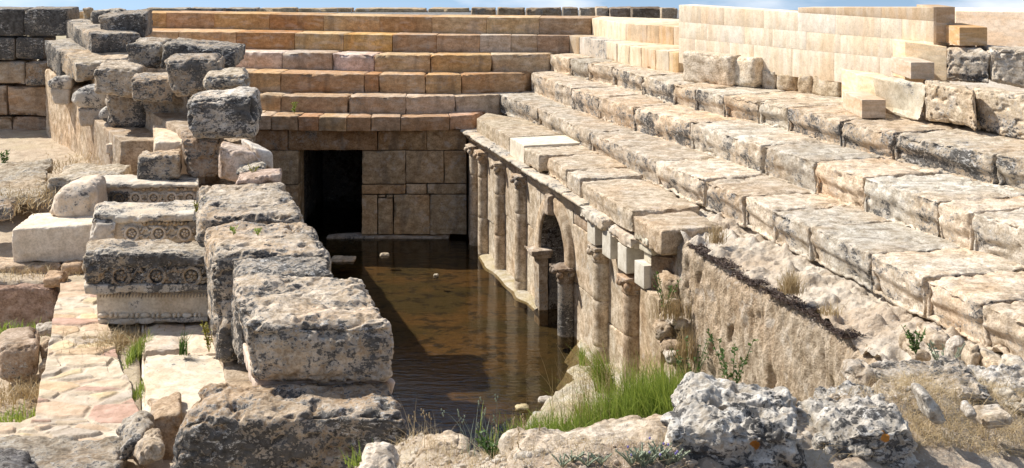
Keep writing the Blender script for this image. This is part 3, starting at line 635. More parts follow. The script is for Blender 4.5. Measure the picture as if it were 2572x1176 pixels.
FC = (fl + np.repeat(on[:, None], m, 1).reshape(-1, 3) * dsp[:, None]).reshape(n, m, 3)
obj('earth_wall', grid_geo(FC), M_EARTH, None, (.60, .51, .40), .10, label='rough vertical face of pebbly earth and mortar below the near seats', cat='wall')
inner_px = [(1700, 520), (1790, 556), (1870, 590), (1950, 640), (2040, 690), (2180, 765), (2320, 835), (2467, 900), (2620, 960)]
IN = resample([G(a, b_, 4.30) for a, b_ in inner_px], 300) + np.array([.5, .17, 0])
OT = resample([G(a, b_, 4.30) for a, b_ in top_px], 300)
m = 70; LG = np.zeros((300, m, 3))
for j, f in enumerate(np.linspace(.02, 1, m)): LG[:, j] = OT + (IN - OT) * f; LG[:, j, 2] += .10 * math.sin(min(max(f, 0), 1) * 2.2) 
fl = LG.reshape(-1, 3); fl[:, 2] += .22 * (fbm(fl * 2.0, 2, 5) - .5) + .16 * (fbm(fl * 7, 4, 5, .6) - .5) + .10 * np.clip(fbm(fl * 4.5, 44, 2) - .55, 0, 1) * 4 - .03
obj('earth_ledge', grid_geo(fl.reshape(300, m, 3)), G_LEDGE, kind='structure', label='sloping eroded ledge of pale earth between the earth wall and the seats', cat='ground')

# solid fills
bx = lambda a: (a[0], a[1])
solid('ground', [bx(WL(-3, .74, 0)), bx(WL(11.3, .74, 0)), bx(WL(11.3, 8, 0)), bx(WL(-3, 8, 0))], -.5, 2.50, G_LEDGE, 'packed fill under the lowest right seat row', 'ground', kind='structure')
A_ = [G(*p, H5)[:2] for p in [(1256, 236), (1480, 331), (1939, 526), (2318, 699), (2467, 762), (2640, 840)]]
sh = lambda L_, k: [(p[0] + .955 * k, p[1] + .30 * k) for p in L_]
for k, ztop in ((.35, 3.20), (1.7, 3.64), (3.0, 4.12)):
    a = sh(A_, k); solid('ground', a[::-1] + [(13, 31), (13, 8)][::1] if False else [tuple(p) for p in a] + [(14, a[-1][1]), (14, 31)], -.4, ztop, G_LEDGE, 'packed fill under the right seat rows', 'ground', kind='structure')
# land behind
gp = np.array([[[x, y, 0] for x in np.linspace(-16, 16, 60)] for y in np.linspace(0, 1, 24)])
for i in range(24):
    for j in range(60):
        x = gp[i, j, 0]; y0 = float(np.interp(x, [-16, -10, -6.5, -2, 2, 6], [34.2, 33.7, 33.0, 31.9, 31.4, 31.0])); gp[i, j, 1] = y0 + (40 - y0) * i / 23; gp[i, j, 2] = 4.66 + (.30 if i == 0 else 0)
obj('gravel', grid_geo(gp[::-1]), G_GRAVEL, kind='structure', label='flat grey gravel behind the top seat row', cat='ground')
far = np.array([[[x, y, -1.0] for x in np.linspace(-120, 120, 12)] for y in np.linspace(-60, 130, 12)])
obj('land', grid_geo(far[::-1]), G_FAR, kind='structure', label='dry land below the terrace', cat='ground')
for poly in ([(-16, 29.5), (-9, 29.2), (-5.4, 29.2), (-5.4, 40), (-16, 40)], [(-3.2, 29.2), (1, 29.2), (16, 33), (16, 40), (-3.2, 40)], [(-5.4, 32.9), (-3.2, 32.9), (-3.2, 40), (-5.4, 40)]):
    solid('ground', poly, -.9, 2.85, G_LEDGE, 'packed earth under the back seat rows', 'ground', kind='structure')
# low stones behind
XB = [(-40, 60), (366, 470), (470, 560), (650, 745), (748, 885), (890, 1070), (1075, 1178)]
tt = thing('ruined_wall', P(760, 31, 38.8), 'low line of pale ruined wall blocks behind the gravel', 'wall')
for x0, x1 in [(366, 470), (474, 560), (564, 645), (650, 745), (748, 885), (890, 1070), (1075, 1178)]:
    a, b_ = P(x0, 33, 38.8), P(x1, 21 + rnd.uniform(-.6, .6), 38.8)
    obj('wall_block', box_geo(a[0] + .01, b_[0] - .01, 38.8, 39.4, 4.5, b_[2], sp=.06, r=.03, amp=.015, chip=.05, seed=sd_()), M_ROUGH, tt, (.46, .40, .31) if x0 < 640 else (.58, .46, .30), .55 if x0 < 640 else .1)
for i, (x0, x1, yb, D, tn, lb) in enumerate([(1185, 1245, 37, 37, (.4, .33, .24), 'dark brown fallen block left of a gap on the gravel'), (1250, 1318, 38, 36.5, (.42, .33, .22), 'brown fallen block in the middle behind the gravel'), (1322, 1410, 40, 36, (.40, .31, .21), 'wide brown fallen block behind the gravel, near the grey post'), (1414, 1452, 43, 35.5, (.36, .32, .26), 'small grey fallen stone behind the gravel'),
                                             (1455, 1500, 46, 35, (.48, .43, .35), 'grey rubble stone beside the round pale one'), (1498, 1530, 40, 34.5, (.66, .60, .5), 'round pale stone leaning in the rubble behind the seats'), (1532, 1590, 44, 34.2, (.40, .33, .26), 'brown rubble stone right of the round pale one'), (1588, 1664, 52, 33.6, (.22, .18, .14), 'dark shaded rubble heap behind the dry grass'), (1662, 1702, 54, 32.6, (.55, .46, .34), 'cream rubble stones next to the tall sawn wall')]):
    a, b_ = P(x0, yb + 6, D), P(x1, 20.5, D)
    obj('fallen_block', box_geo(a[0], b_[0], D, D + .6, 4.55, b_[2], sp=.04, r=.03, amp=.02, chip=.10, seed=sd_()), M_ROUGH, None, tn, .3, label=lb, cat='stone block', group='fallen stones behind the top row')

# ---------------------------------------------------------------- tall sawn wall at the right
wt = thing('sawn_wall', (5.5, 22.5, 4.5), 'tall wall of smooth cream sawn travertine above the right seat rows', 'wall')
wa, wb = np.array([3.505, 25.1]), np.array([.3517 * 20.1, 20.1])
wdir = (wb - wa) / np.linalg.norm(wb - wa); wn_ = np.array([-wdir[1], wdir[0]])
if wn_[0] < 0: wn_ = -wn_
def wpt(x, H, off=0):            # point on the wall plane under photo column x
    k = (x - CX) / F; s = (wa[0] - k * wa[1]) / (k * wdir[1] - wdir[0]); p = wa + wdir * s + wn_ * off
    return np.array([p[0], p[1], EZ - H]), wa[1] + wdir[1] * s
CR = [(2.58, 2.05), (2.05, 1.71), (1.71, 1.36)]
JN = [[1705, 1745, 1832, 1893, 1990, 2095, 2210, 2275, 2345], [1705, 1775, 1870, 1940, 2025, 2110, 2240, 2262, 2345], [1705, 1760, 1818, 1918, 2003, 2098, 2212, 2265, 2345]]
TS = [[(.56, .42, .28), (.60, .48, .34), (.58, .45, .30), (.62, .53, .40), (.60, .47, .32), (.64, .52, .38), (.62, .5, .36), (.62, .47, .33)], [(.70, .62, .47), (.66, .62, .56), (.70, .60, .44), (.72, .64, .50), (.72, .64, .50), (.70, .6, .44), (.68, .64, .58), (.70, .56, .4)], [(.60, .47, .32), (.58, .44, .29), (.60, .45, .28), (.72, .63, .48), (.66, .62, .58), (.58, .42, .26), (.58, .47, .34), (.62, .5, .36)]]
for c, (h0, h1) in enumerate(CR):
    for i in range(len(JN[c]) - 1):
        x0, x1 = JN[c][i], JN[c][i + 1]; C = []
        for x in (x0, x1):
            f_, Dd = wpt(x, h0); b_, _ = wpt(x, h0, .45) if False else (f_ + np.r_[wn_ * .45, 0], 0)
            zt0 = EZ - h1
            if c == 2: zt0 = EZ - min(h1, h1)
            C.append([[np.array([f_[0], f_[1], EZ - h0]), np.array([f_[0], f_[1], zt0])], [np.array([b_[0], b_[1], EZ - h0]), np.array([b_[0], b_[1], zt0])]])
        g = np.array(C); g[0, :, :, :2] += wdir * .001; g[1, :, :, :2] -= wdir * .001; g[:, :, 0, 2] += .0015
        obj('wall_block', block_geo(g, sp=.08, r=.002, amp=.001, chip=.002, seed=sd_(), wob=.001), M_SAW, wt, tuple(q * .35 + w * .65 for q, w in zip(TS[c][i], (.95, .87, .72))), 0)
# sloping coping course: its top stays close under the skyline
for x0, x1, tn in [(2004, 2100, (.68, .56, .42)), (2100, 2215, (.6, .48, .34)), (2215, 2345, (.62, .5, .36))]:
    C = []
    for x in (x0, x1):
        f_, Dd = wpt(x, 1.36); ht = min(1.355, 169 * Dd / 3000); b_ = f_ + np.r_[wn_ * .45, 0]
        C.append([[f_ + [0, 0, .002], np.array([f_[0], f_[1], EZ - ht])], [b_ + [0, 0, .002], np.array([b_[0], b_[1], EZ - ht])]])
    obj('coping', block_geo(np.array(C), sp=.08, r=.004, amp=.001, chip=0, seed=sd_(), wob=.001), M_SAW, wt, tn, 0)

def pb(name, x0, x1, yt, yb, D, depth=1.0, dx=-.3, mat=None, tint=CREAM, lich=.3, label=None, cat='stone block', group=None, parent=None, sp=None, r=.05, amp=.02, chip=.08, q=None, seed=None, pit=0, wob=None, dzt=0.0, back=None, side=0.0, fr=3.0, lip=0, crag=None):
    """stone block whose front face covers these photo pixels at distance D and which runs back along the row.
    q = four front corners TL,TR,BR,BL; back = widths added at the back (left, right); side = distance change from left to right end"""
    if q is None: q = [(x0, yt), (x1, yt), (x1, yb), (x0, yb)]
    dl, dr = D - side / 2, D + side / 2
    TL, TR, BR, BL = P(*q[0], dl), P(*q[1], dr), P(*q[2], dr), P(*q[3], dl)
    v = np.array([dx * depth, depth, 0]); bl, br = back or (0, 0); L_ = np.array([bl, 0, 0]); R_ = np.array([br, 0, 0]); Z = np.array([0, 0, dzt])
    C = [[[BL, TL], [BL + v + L_, TL + v + L_ + Z]], [[BR, TR], [BR + v + R_, TR + v + R_ + Z]]]
    g = block_geo(C, sp=sp or max(.012, D / 3000 * 2.6), r=r, amp=amp, chip=chip, seed=seed or sd_(), pit=pit, wob=wob, fr=fr, lip=lip, crag=(.022 if (mat is M_TOP or mat is None) else .0) if crag is None else crag)
    return obj(name, g, mat or M_TOP, parent, tint, lich, label=label, cat=cat, group=group)
GR = 'pieces set at the right beyond the seats'
# wall return, ashlar and cubes at right
obj('wall_return', box_geo(P(2342, 0, 20.1)[0] + .004, P(2400, 0, 20.1)[0], 20.12, 20.9, EZ - 1.72, EZ - 168 * 20.1 / 3000, sp=.06, r=.005, amp=.001, chip=0, seed=77), M_SAWH, wt, (.50, .38, .26), .02)
pb('ashlar_block', 2400, 2640, 27, 120, 21.0, 1.2, 0, M_SAWH, (.88, .72, .56), .0, 'pink and orange smooth ashlar block at the upper right corner', q=[(2400, 27), (2660, 31), (2660, 124), (2400, 120)], r=.01, amp=.004, chip=.02, side=-1.6)
pb('ashlar_block', 2262, 2379, 104, 215, 20.0, 1.0, -.1, M_SAWH, (.86, .70, .48), .0, 'cream ashlar step directly below the end of the tall sawn wall', q=[(2273, 104), (2379, 118), (2379, 205), (2273, 200)], r=.01, amp=.003, chip=.01, side=-.5)
pb('ashlar_block', 2155, 2262, 192, 305, 19.9, 1.0, 0, M_SAWH, (.86, .68, .46), .0, 'orange cream ashlar step behind the lowest new cube', q=[(2154, 188), (2258, 203), (2262, 310), (2154, 300)], r=.01, amp=.003, chip=.01, side=-1.0)
for x0, x1, yt, yb, D, dp, lb, tn in [(2410, 2480, 69, 115, 19.5, 1.05, 'uppermost sawn cube with a brown shaded end, below the pink ashlar', (.60, .40, .21)), (2288, 2347, 157, 199, 19.3, 1.0, 'middle sawn cube with a grey brown end face', (.56, .46, .36)), (2165, 2225, 251, 297, 19.1, 1.1, 'lowest sawn cube with brown spotted end face, just above the grey seat blocks', (.58, .46, .34))]:
    pb('sawn_cube', x0, x1, yt, yb, D, dp, 0, M_SAWH, tn, .0, lb, 'stone cube', 'sawn cubes at the right', r=.006, amp=.001, chip=0, wob=.001)
pb('capital_block', 2265, 2327, 205, 305, 18.9, .8, -.2, M_MARBLE, (.60, .54, .42), .15, 'flaring capital shaped stone between the orange ashlar and the big rough blocks', q=[(2250, 206), (2328, 210), (2312, 305), (2268, 298)], r=.05, amp=.02, chip=.06, side=-.6)
pb('rough_block', 2325, 2450, 215, 330, 18.0, 1.0, .25, M_ROUGH, (.70, .60, .46), .25, 'big rough block with grey pits right of the capital shaped stone', q=[(2330, 214), (2455, 232), (2455, 330), (2327, 307)], side=-1.1, r=.07, amp=.035, chip=.16, pit=.05)
pb('rough_block', 2456, 2680, 235, 370, 17.0, 1.0, .25, M_ROUGH, (.70, .60, .46), .40, 'big rough block with white and black lichen at the right frame edge, middle tier', q=[(2457, 231), (2700, 262), (2700, 380), (2457, 333)], side=-1.6, r=.07, amp=.035, chip=.16, pit=.05)
pb('rough_block', 2378, 2480, 120, 205, 19.4, 1.0, .1, M_ROUGH, (.70, .62, .51), .40, 'rough grey block on the tier above, left one of the upper pair', q=[(2378, 119), (2490, 124), (2490, 214), (2380, 204)], side=-.6, r=.06, amp=.03, chip=.14, pit=.05)
pb('rough_block', 2480, 2680, 120, 225, 18.8, 1.0, .1, M_ROUGH, (.70, .62, .51), .36, 'rough grey block with a dark cavity at the right frame edge, upper tier', q=[(2491, 124), (2700, 133), (2700, 236), (2491, 212)], side=-.6, r=.06, amp=.03, chip=.14, pit=.07)
# kerb of small rough stones at the foot of the wall
for x0, x1, y0, y1, yb0, yb1, tn, r_, lb in [(1708, 1836, 128, 140, 186, 208, (.80, .70, .56), .08, 'large pale stone with a broken rounded top at the foot of the sawn wall'), (1822, 1893, 143, 148, 200, 212, (.82, .75, .62), .10, 'round shouldered white stone next to the large broken one'), (1872, 1912, 170, 174, 214, 218, (.70, .60, .45), .04, 'small squarish cream kerb stone'), (1909, 1944, 174, 178, 220, 223, (.72, .66, .56), .03, 'small pale kerb stone with a chipped top corner'),
                                   (1947, 1997, 182, 185, 224, 229, (.66, .54, .38), .04, 'kerb stone with pitted orange face'), (2000, 2038, 186, 190, 232, 236, (.66, .54, .38), .04, 'kerb stone above a dark crack'), (2040, 2107, 188, 196, 236, 244, (.72, .62, .46), .03, 'smooth wide cream kerb stone'), (2110, 2158, 197, 202, 244, 250, (.70, .60, .46), .03, 'last kerb stone before the orange ashlar step')]:
    if x0 < 1850: yb0, yb1 = (202, 216) if x0 < 1800 else (212, 222)
    Db0, Db1 = H3 * F / (yb0 - YH), H3 * F / (yb1 - YH)
    a, b_, c_, d_ = P(x0, yb0 + 3, Db0), P(x1, yb1 + 3, Db1), P(x0, y0, Db0), P(x1, y1, Db1); v = np.array([.3, .22, 0])
    C = [[[a, c_], [a + v, c_ + v]], [[b_, d_], [b_ + v, d_ + v]]]
    obj('kerb_stone', block_geo(C, sp=.03, r=r_, amp=.018, chip=.07, seed=sd_()), M_ROUGH, None, tn, .06, label=lb, cat='kerb stone', group='stones along the foot of the sawn wall')
# ---------------------------------------------------------------- left: ruined dividing wall, block by block
GW = 'big blocks of the ruined wall beside the pool'
B = lambda *a, **k: pb(*a, mat=k.pop('mat', M_TOP), **k)
GB = (.58, .53, .45)
B('ruin_block', 0, 0, 0, 0, 9.45, .75, -.3, tint=(.50, .42, .33), lich=.62, q=[(428, 1052), (1030, 1048), (1035, 1235), (405, 1250)], back=(.33, 0), r=.07, amp=.04, chip=.14, label='huge bottom edge block, rusty lichen on its top and black front', group=GW, pit=.05, sp=.011, fr=2.4)
B('ruin_block', 0, 0, 0, 0, 10.05, 1.4, -.32, tint=(.66, .59, .50), lich=.46, q=[(612, 810), (982, 806), (1004, 967), (640, 968)], r=.08, amp=.035, chip=.13, label='large near block with pale top and charcoal front, on the huge bottom block', group=GW, pit=.04, sp=.011, fr=2.6, back=(0, .02))
pb('mortar_bed', 0, 0, 0, 0, 10.16, 1.0, -.32, M_NEW, (.62, .50, .41), .0, q=[(636, 958), (998, 958), (990, 1000), (636, 1000)], r=.03, amp=.012, chip=.03, label='pinkish mortar bed between the two nearest blocks', cat='mortar')
B('ruin_block', 0, 0, 0, 0, 11.55, .85, -.32, tint=(.50, .46, .41), lich=.80, q=[(597, 697), (850, 690), (850, 960), (600, 935)], r=.05, amp=.028, chip=.08, label='block with a black lichen top right behind the large pale topped block', group=GW, pit=.03, sp=.013)
B('ruin_block', 0, 0, 0, 0, 12.25, 1.45, -.3, tint=(.62, .56, .48), lich=.50, q=[(533, 640), (828, 632), (828, 915), (545, 915)], r=.10, amp=.04, chip=.13, label='tall block with two small weeds on its pale top and a brown stained hollow', group=GW, pit=.06, sp=.013, fr=2.2)
B('ruin_block', 0, 0, 0, 0, 14.0, 1.85, -.3, tint=(.60, .55, .48), lich=.54, q=[(507, 545), (764, 536), (768, 650), (500, 650)], r=.09, amp=.035, chip=.13, label='long grey lichen block just left of the doorway, below the pink rubble', group=GW, pit=.05, sp=.014)
B('rubble_slab', 0, 0, 0, 0, 15.7, .6, -.2, tint=(.60, .47, .39), lich=.2, q=[(592, 452), (706, 436), (706, 462), (590, 470)], mat=M_ROUGH, r=.03, amp=.02, chip=.1, label='thin reddish slab lying behind the long grey lichen block', cat='stone slab', group='pink rubble on the wall')
B('ruin_block', 0, 0, 0, 0, 16.6, .8, -.2, tint=(.70, .58, .49), lich=.12, q=[(548, 372), (640, 388), (676, 456), (545, 458)], mat=M_ROUGH, r=.05, amp=.03, chip=.12, label='pinkish broken stone under the carved pale block', cat='stone', group='pink rubble on the wall')
B('carved_stone', 0, 0, 0, 0, 16.9, 1.0, -.3, tint=(.68, .62, .55), lich=.10, q=[(640, 372), (688, 385), (688, 432), (648, 402)], mat=M_MARBLE, back=(-.15, -.25), r=.04, amp=.02, chip=.08, label='pale moulded marble fragment tilted towards the pool', cat='stone fragment', group='pink rubble on the wall')
B('rubble_stone', 0, 0, 0, 0, 16.3, .5, -.2, tint=(.62, .58, .50), lich=.45, q=[(595, 425), (662, 415), (668, 446), (590, 448)], r=.11, amp=.03, chip=.08, label='small rounded grey stone with a yellow green weed on it', cat='stone', group='pink rubble on the wall')
B('ruin_block', 0, 0, 0, 0, 18.2, 1.2, -.25, tint=(.42, .34, .27), lich=.42, q=[(450, 350), (556, 352), (556, 445), (470, 448)], r=.07, amp=.045, chip=.14, pit=.06, label='brown pitted block under the biggest black and white block', group=GW, fr=4)
B('ruin_block', 0, 0, 0, 0, 18.7, 1.3, -.25, tint=(.60, .50, .40), lich=.2, q=[(550, 352), (640, 350), (645, 470), (550, 470)], r=.05, amp=.02, chip=.1, label='cream stone core behind the pink rubble', group=GW)
B('ruin_block', 0, 0, 0, 0, 18.1, .8, -.1, tint=(.78, .76, .72), lich=.60, q=[(466, 246), (644, 236), (645, 347), (484, 346)], r=.12, amp=.05, chip=.12, label='biggest black and white marbled block standing highest next to the back seats', group=GW, fr=3.2, wob=.05)
B('ruin_block', 0, 0, 0, 0, 19.2, .9, -.25, tint=(.62, .58, .50), lich=.38, q=[(508, 190), (626, 185), (628, 232), (508, 230)], r=.10, amp=.025, chip=.1, label='pale topped block on top of the black and white marbled one', group=GW)
B('ruin_block', 0, 0, 0, 0, 19.8, 1.2, -.2, tint=(.48, .42, .35), lich=.50, q=[(406, 148), (552, 150), (562, 246), (430, 242)], r=.10, amp=.04, chip=.12, label='dark brown block tapering downwards, left of the pale topped one', group=GW, fr=4)
B('ruin_block', 0, 0, 0, 0, 21.5, 1.6, -.1, tint=(.50, .47, .42), lich=.66, q=[(402, 112), (592, 126), (590, 172), (400, 172)], r=.07, amp=.03, chip=.12, label='long black layered block reaching towards the third back row', group=GW, fr=5)
B('ruin_block', 0, 0, 0, 0, 22.1, 1.2, -.1, tint=(.56, .52, .46), lich=.55, q=[(313, 106), (408, 108), (404, 172), (318, 166)], r=.08, amp=.04, chip=.12, label='grey round cornered block at the left end of the black layered one', group=GW, fr=4)
B('ruin_block', 0, 0, 0, 0, 21.0, 1.3, -.2, tint=(.62, .56, .48), lich=.40, q=[(236, 168), (352, 174), (352, 250), (240, 236)], r=.06, amp=.03, chip=.12, label='grey block on the ledge above the worn capitals', group='second tier blocks')
B('ruin_block', 0, 0, 0, 0, 20.4, .9, -.2, tint=(.60, .54, .46), lich=.46, q=[(325, 196), (440, 198), (440, 256), (330, 252)], r=.05, amp=.03, chip=.12, label='low dark block between the capitals and the dark brown block', group='second tier blocks')
B('ruin_block', 0, 0, 0, 0, 26.0, 1.6, -.2, tint=(.42, .38, .33), lich=.60, q=[(245, 42), (366, 34), (366, 98), (258, 97)], r=.05, amp=.02, chip=.08, label='dark grey block at the left end of the second back row', group='upper left blocks')
B('ruin_block', 0, 0, 0, 0, 26.2, 1.3, -.2, tint=(.66, .53, .38), lich=.06, q=[(262, 96), (352, 96), (345, 145), (262, 142)], mat=M_ASH, r=.05, amp=.03, chip=.1, label='cream stone stump under the dark grey block', group='upper left blocks')
B('ruin_block', 0, 0, 0, 0, 27.0, 1.4, -.2, tint=(.58, .54, .47), lich=.5, q=[(222, 32), (300, 26), (300, 80), (225, 78)], r=.12, amp=.04, chip=.12, label='pale rounded block behind the dark grey block at the top left', group='upper left blocks')
B('ruin_block', 0, 0, 0, 0, 27.6, .6, -.2, tint=(.60, .50, .36), lich=.3, q=[(205, 22), (226, 22), (226, 62), (207, 60)], r=.03, amp=.03, chip=.1, label='small upright cream stone at the skyline, left of the rounded block', group='upper left blocks')

# left wall facing the sun (runs from the far corner towards the camera)
def edgeblk(name, T, Bt, thick, mat, tint, lich, label, cat='wall', group=None, **k):
    """block whose sunny left face has top points T=[(x,y,d) far, near] and bottom points Bt"""
    f0, f1 = P(*T[0]), P(*T[1]); g0, g1 = P(*Bt[0]), P(*Bt[1]); v = np.array([thick, thick * .35, 0])
    C = [[[g1, f1], [g0, f0]], [[g1 + v, f1 + v], [g0 + v, f0 + v]]]
    kw = dict(sp=.04, r=.03, amp=.02, chip=.08, seed=sd_()); kw.update(k)
    return obj(name, block_geo(C, **kw), mat, None, tint, lich, label=label, cat=cat, group=group)
edgeblk('side_wall', [(114, 168, 27.0), (306, 325, 21.6)], [(112, 352, 27.0), (306, 500, 21.6)], 1.2, M_COL, (.64, .52, .38), .04, 'sunlit cream plaster wall under the worn capitals at the left', amp=.03, r=.03)
edgeblk('coping_block', [(110, 97, 27.0), (150, 128, 25.6)], [(116, 168, 27.0), (152, 200, 25.6)], 1.0, M_TOP, (.54, .50, .44), .62, 'far lichen coping block on the sunlit left wall', 'stone block', 'coping blocks on the left wall', amp=.03)
edgeblk('coping_block', [(150, 126, 25.6), (192, 160, 24.4)], [(154, 180, 25.6), (196, 207, 24.4)], 1.0, M_TOP, (.58, .52, .43), .45, 'near lichen coping block with a brown broken end', 'stone block', 'coping blocks on the left wall', amp=.035)
edgeblk('coping_block', [(163, 48, 27.6), (226, 84, 25.4)], [(165, 100, 27.6), (230, 138, 25.4)], 1.0, M_TOP, (.56, .51, .44), .55, 'upper coping block behind the others, lit grey side under the skyline', 'stone block', 'coping blocks on the left wall', amp=.03)
edgeblk('side_wall', [(166, 98, 27.7), (262, 146, 24.9)], [(168, 150, 27.7), (262, 215, 24.9)], 1.4, M_COL, (.68, .56, .42), .03, 'cream mortar slope behind the coping blocks', amp=.03)
def console(name, x0, x1, yt, ym, yb, D, label, tint=(.56, .53, .48)):
    c = (x0 + x1) / 2; w = (x1 - x0); t_ = thing(name, P(c, yb, D), label, 'capital', 'worn capitals on the left wall')
    pb('abacus', 0, 0, 0, 0, D, .9, .0, M_MARBLE, tint, .42, parent=t_, q=[(x0 + w * .10, yt + (ym - yt) * .15), (x1, yt + (ym - yt) * .1), (x1, ym), (x0, ym - (ym - yt) * .2)], back=(.05, -.1), r=.17, amp=.035, chip=.08, fr=3)
    pb('bell', 0, 0, 0, 0, D + .06, .7, .0, M_MARBLE, (tint[0] * .85, tint[1] * .8, tint[2] * .75), .25, parent=t_, q=[(x0 + w * .22, ym - 12), (x1 - 2, ym - 12), (x1 - 4, yb), (x0 + w * .36, yb)], r=.05, amp=.02, chip=.05, fr=5)
console('worn_capital', 107, 178, 190, 236, 266, 24.7, 'farthest worn grey capital sticking out of the left wall')
console('worn_capital', 165, 272, 214, 283, 320, 22.9, 'widest worn grey capital with fine carved fluting below, second from far')
console('worn_capital', 240, 300, 262, 320, 345, 21.8, 'narrow worn grey capital shaped like a knee, third from far')
B('ruin_block', 0, 0, 0, 0, 21.5, 1.0, -.2, tint=(.56, .50, .43), lich=.48, q=[(268, 236), (378, 238), (380, 322), (272, 322)], r=.12, amp=.04, chip=.12, label='grey block with a sunlit rounded left edge beside the knee shaped capital', group='second tier blocks')
B('ruin_block', 0, 0, 0, 0, 21.1, 1.1, -.2, tint=(.52, .44, .35), lich=.36, q=[(352, 242), (462, 242), (468, 348), (384, 335)], r=.07, amp=.04, chip=.12, label='brownish block tapering down between the grey block and the marbled one', group='second tier blocks')
B('ruin_block', 0, 0, 0, 0, 21.9, 1.0, -.2, tint=(.66, .52, .37), lich=.04, q=[(290, 318), (470, 312), (470, 352), (290, 349)], mat=M_MARBLE, r=.02, amp=.02, chip=.08, label='clean cream course under the grey and brownish blocks', group='second tier blocks')
B('rock_core', 0, 0, 0, 0, 18.9, 1.6, -.3, tint=(.66, .55, .42), lich=.06, q=[(385, 352), (520, 352), (520, 620), (385, 620)], mat=M_MARBLE, r=.04, amp=.03, chip=.1, label='smooth cream mortar surface right of the small dark block', cat='masonry')
# wall facing the camera at the far left
lw = thing('back_wall', P(30, 345, 27.6), 'shaded ashlar wall at the far left with black lichen on its upper courses', 'wall')
for x0, x1, y0, y1, tn, li, dd in [(-220, -90, 21, 92, DARKST, .8, 0), (-92, 60, 21, 92, (.36, .34, .3), .72, 0), (60, 170, 21, 92, (.36, .34, .3), .7, 0), (-200, -60, 94, 153, (.34, .3, .25), .5, 0), (-60, 36, 94, 152, (.34, .3, .25), .62, 0), (38, 112, 94, 150, (.34, .3, .25), .6, 0),
                                   (-200, -30, 154, 212, (.46, .36, .26), .2, 0), (-30, 62, 154, 211, (.44, .36, .27), .3, 0), (60, 118, 155, 216, (.40, .33, .26), .45, -.35), (-200, -40, 214, 292, (.52, .38, .26), .05, 0), (-40, 18, 214, 292, (.52, .39, .27), .05, 0), (18, 120, 217, 292, (.55, .40, .27), .05, 0), (-200, 30, 293, 352, (.52, .40, .28), .05, 0), (30, 120, 293, 352, (.50, .36, .25), .08, 0)]:
    a, b_ = P(x0, y1, 27.6 + dd), P(x1, y0, 27.6 + dd)
    obj('wall_block', box_geo(a[0] + .01, b_[0] - .01, 27.6 + dd, 28.4, a[2] + .01, b_[2] - .01, sp=.05, r=.04 if y0 < 210 else .012, amp=.015, chip=.05, seed=sd_()), M_TOP if li > .3 else M_ASH, lw, tn, li)
# ---------------------------------------------------------------- carved cornice blocks
def carved(D, x0, x1, y0, y1, n, seed, kind='scroll'):
    """relief of scroll rings with rosettes, on the plane at D between these pixels"""
    a, b_ = P(x0, y1, D), P(x1, y0, D); h = b_[2] - a[2]; w = b_[0] - a[0]; gs = []; r_ = random.Random(seed); zc = (a[2] + b_[2]) / 2
    for i in range(n):
        cx = a[0] + w * (i + .5) / n; R_ = min(h * .47, w / n * .46); th = np.linspace(0, 2 * math.pi * 1.15, 26) + (math.pi if i % 2 else 0)
        pts = [[cx + (R_ * (1 - .12 * k / 26)) * math.cos(t), D - .015, zc + (R_ * (1 - .12 * k / 26)) * math.sin(t) * (1 if i % 2 else -1)] for k, t in enumerate(th)]
        gs.append(tube([[p[0], p[1] - .02, p[2]] for p in pts], .020, 6))
        for k in range(5):
            t = k * 2 * math.pi / 5 + i; gs.append(ball((cx + R_ * .36 * math.cos(t), D - .015, zc + R_ * .36 * math.sin(t)), R_ * .23, .03, R_ * .23))
        gs.append(ball((cx, D - .025, zc), R_ * .15, .03, R_ * .15))
        for k in range(14):                                     # leaves thrown off the ring
            t = k * 2 * math.pi / 14 + r_.uniform(-.2, .2); l = R_ * r_.uniform(.4, .95)
            p0 = np.array([cx + R_ * math.cos(t), D - .01, zc + R_ * math.sin(t)]); dr = np.array([math.cos(t + .8), 0, math.sin(t + .8)]) * l
            p1 = p0 + dr; p1[2] = min(max(p1[2], a[2] + .01), b_[2] - .01)
            gs.append(tube([p0, (p0 + p1) / 2 + [0, -.02, 0], p1], np.array([.012, .022, .004]), 6))
        for s_ in (-1, 1):                                       # acanthus fans between rings
            bx_ = cx + w / n * .5
            for k in range(3): gs.append(tube([[bx_, D - .005, zc - s_ * h * .46], [bx_ + (k - 1) * .02, D - .03, zc - s_ * h * .28], [bx_ + (k - 1) * .055, D - .01, zc - s_ * h * .12]], np.array([.010, .017, .004]), 6))
    return join(gs)
def eggs(D, x0, x1, y0, y1, n):
    a, b_ = P(x0, y1, D), P(x1, y0, D); h = b_[2] - a[2]; w = (b_[0] - a[0]) / n; gs = []
    for i in range(n):
        cx = a[0] + w * (i + .5); zc = a[2] + h * .55
        gs.append(ball((cx, D - .012, zc), w * .22, .035, h * .42))
        t = np.linspace(-.2, math.pi + .2, 14); gs.append(tube([[cx + w * .38 * math.cos(q), D - .008, zc + h * .1 - h * .55 * math.sin(q)] for q in t], .009, 5))
        gs.append(tube([[cx + w * .5, D - .004, zc + h * .35], [cx + w * .5, D - .02, zc - h * .4]], np.array([.006, .009]), 5))
    return join(gs)
def beads(D, x0, x1, y0, y1):
    a, b_ = P(x0, y1, D), P(x1, y0, D); h = b_[2] - a[2]; x = a[0]; gs = []; k = 0; zc = (a[2] + b_[2]) / 2
    while x < b_[0] - .03:
        l = .13 if k % 3 == 0 else .045
        if x + l > b_[0]: break
        gs.append(ball((x + l / 2, D - .01, zc), l * .47, .03, h * .45)); x += l + .008; k += 1
    return join(gs)
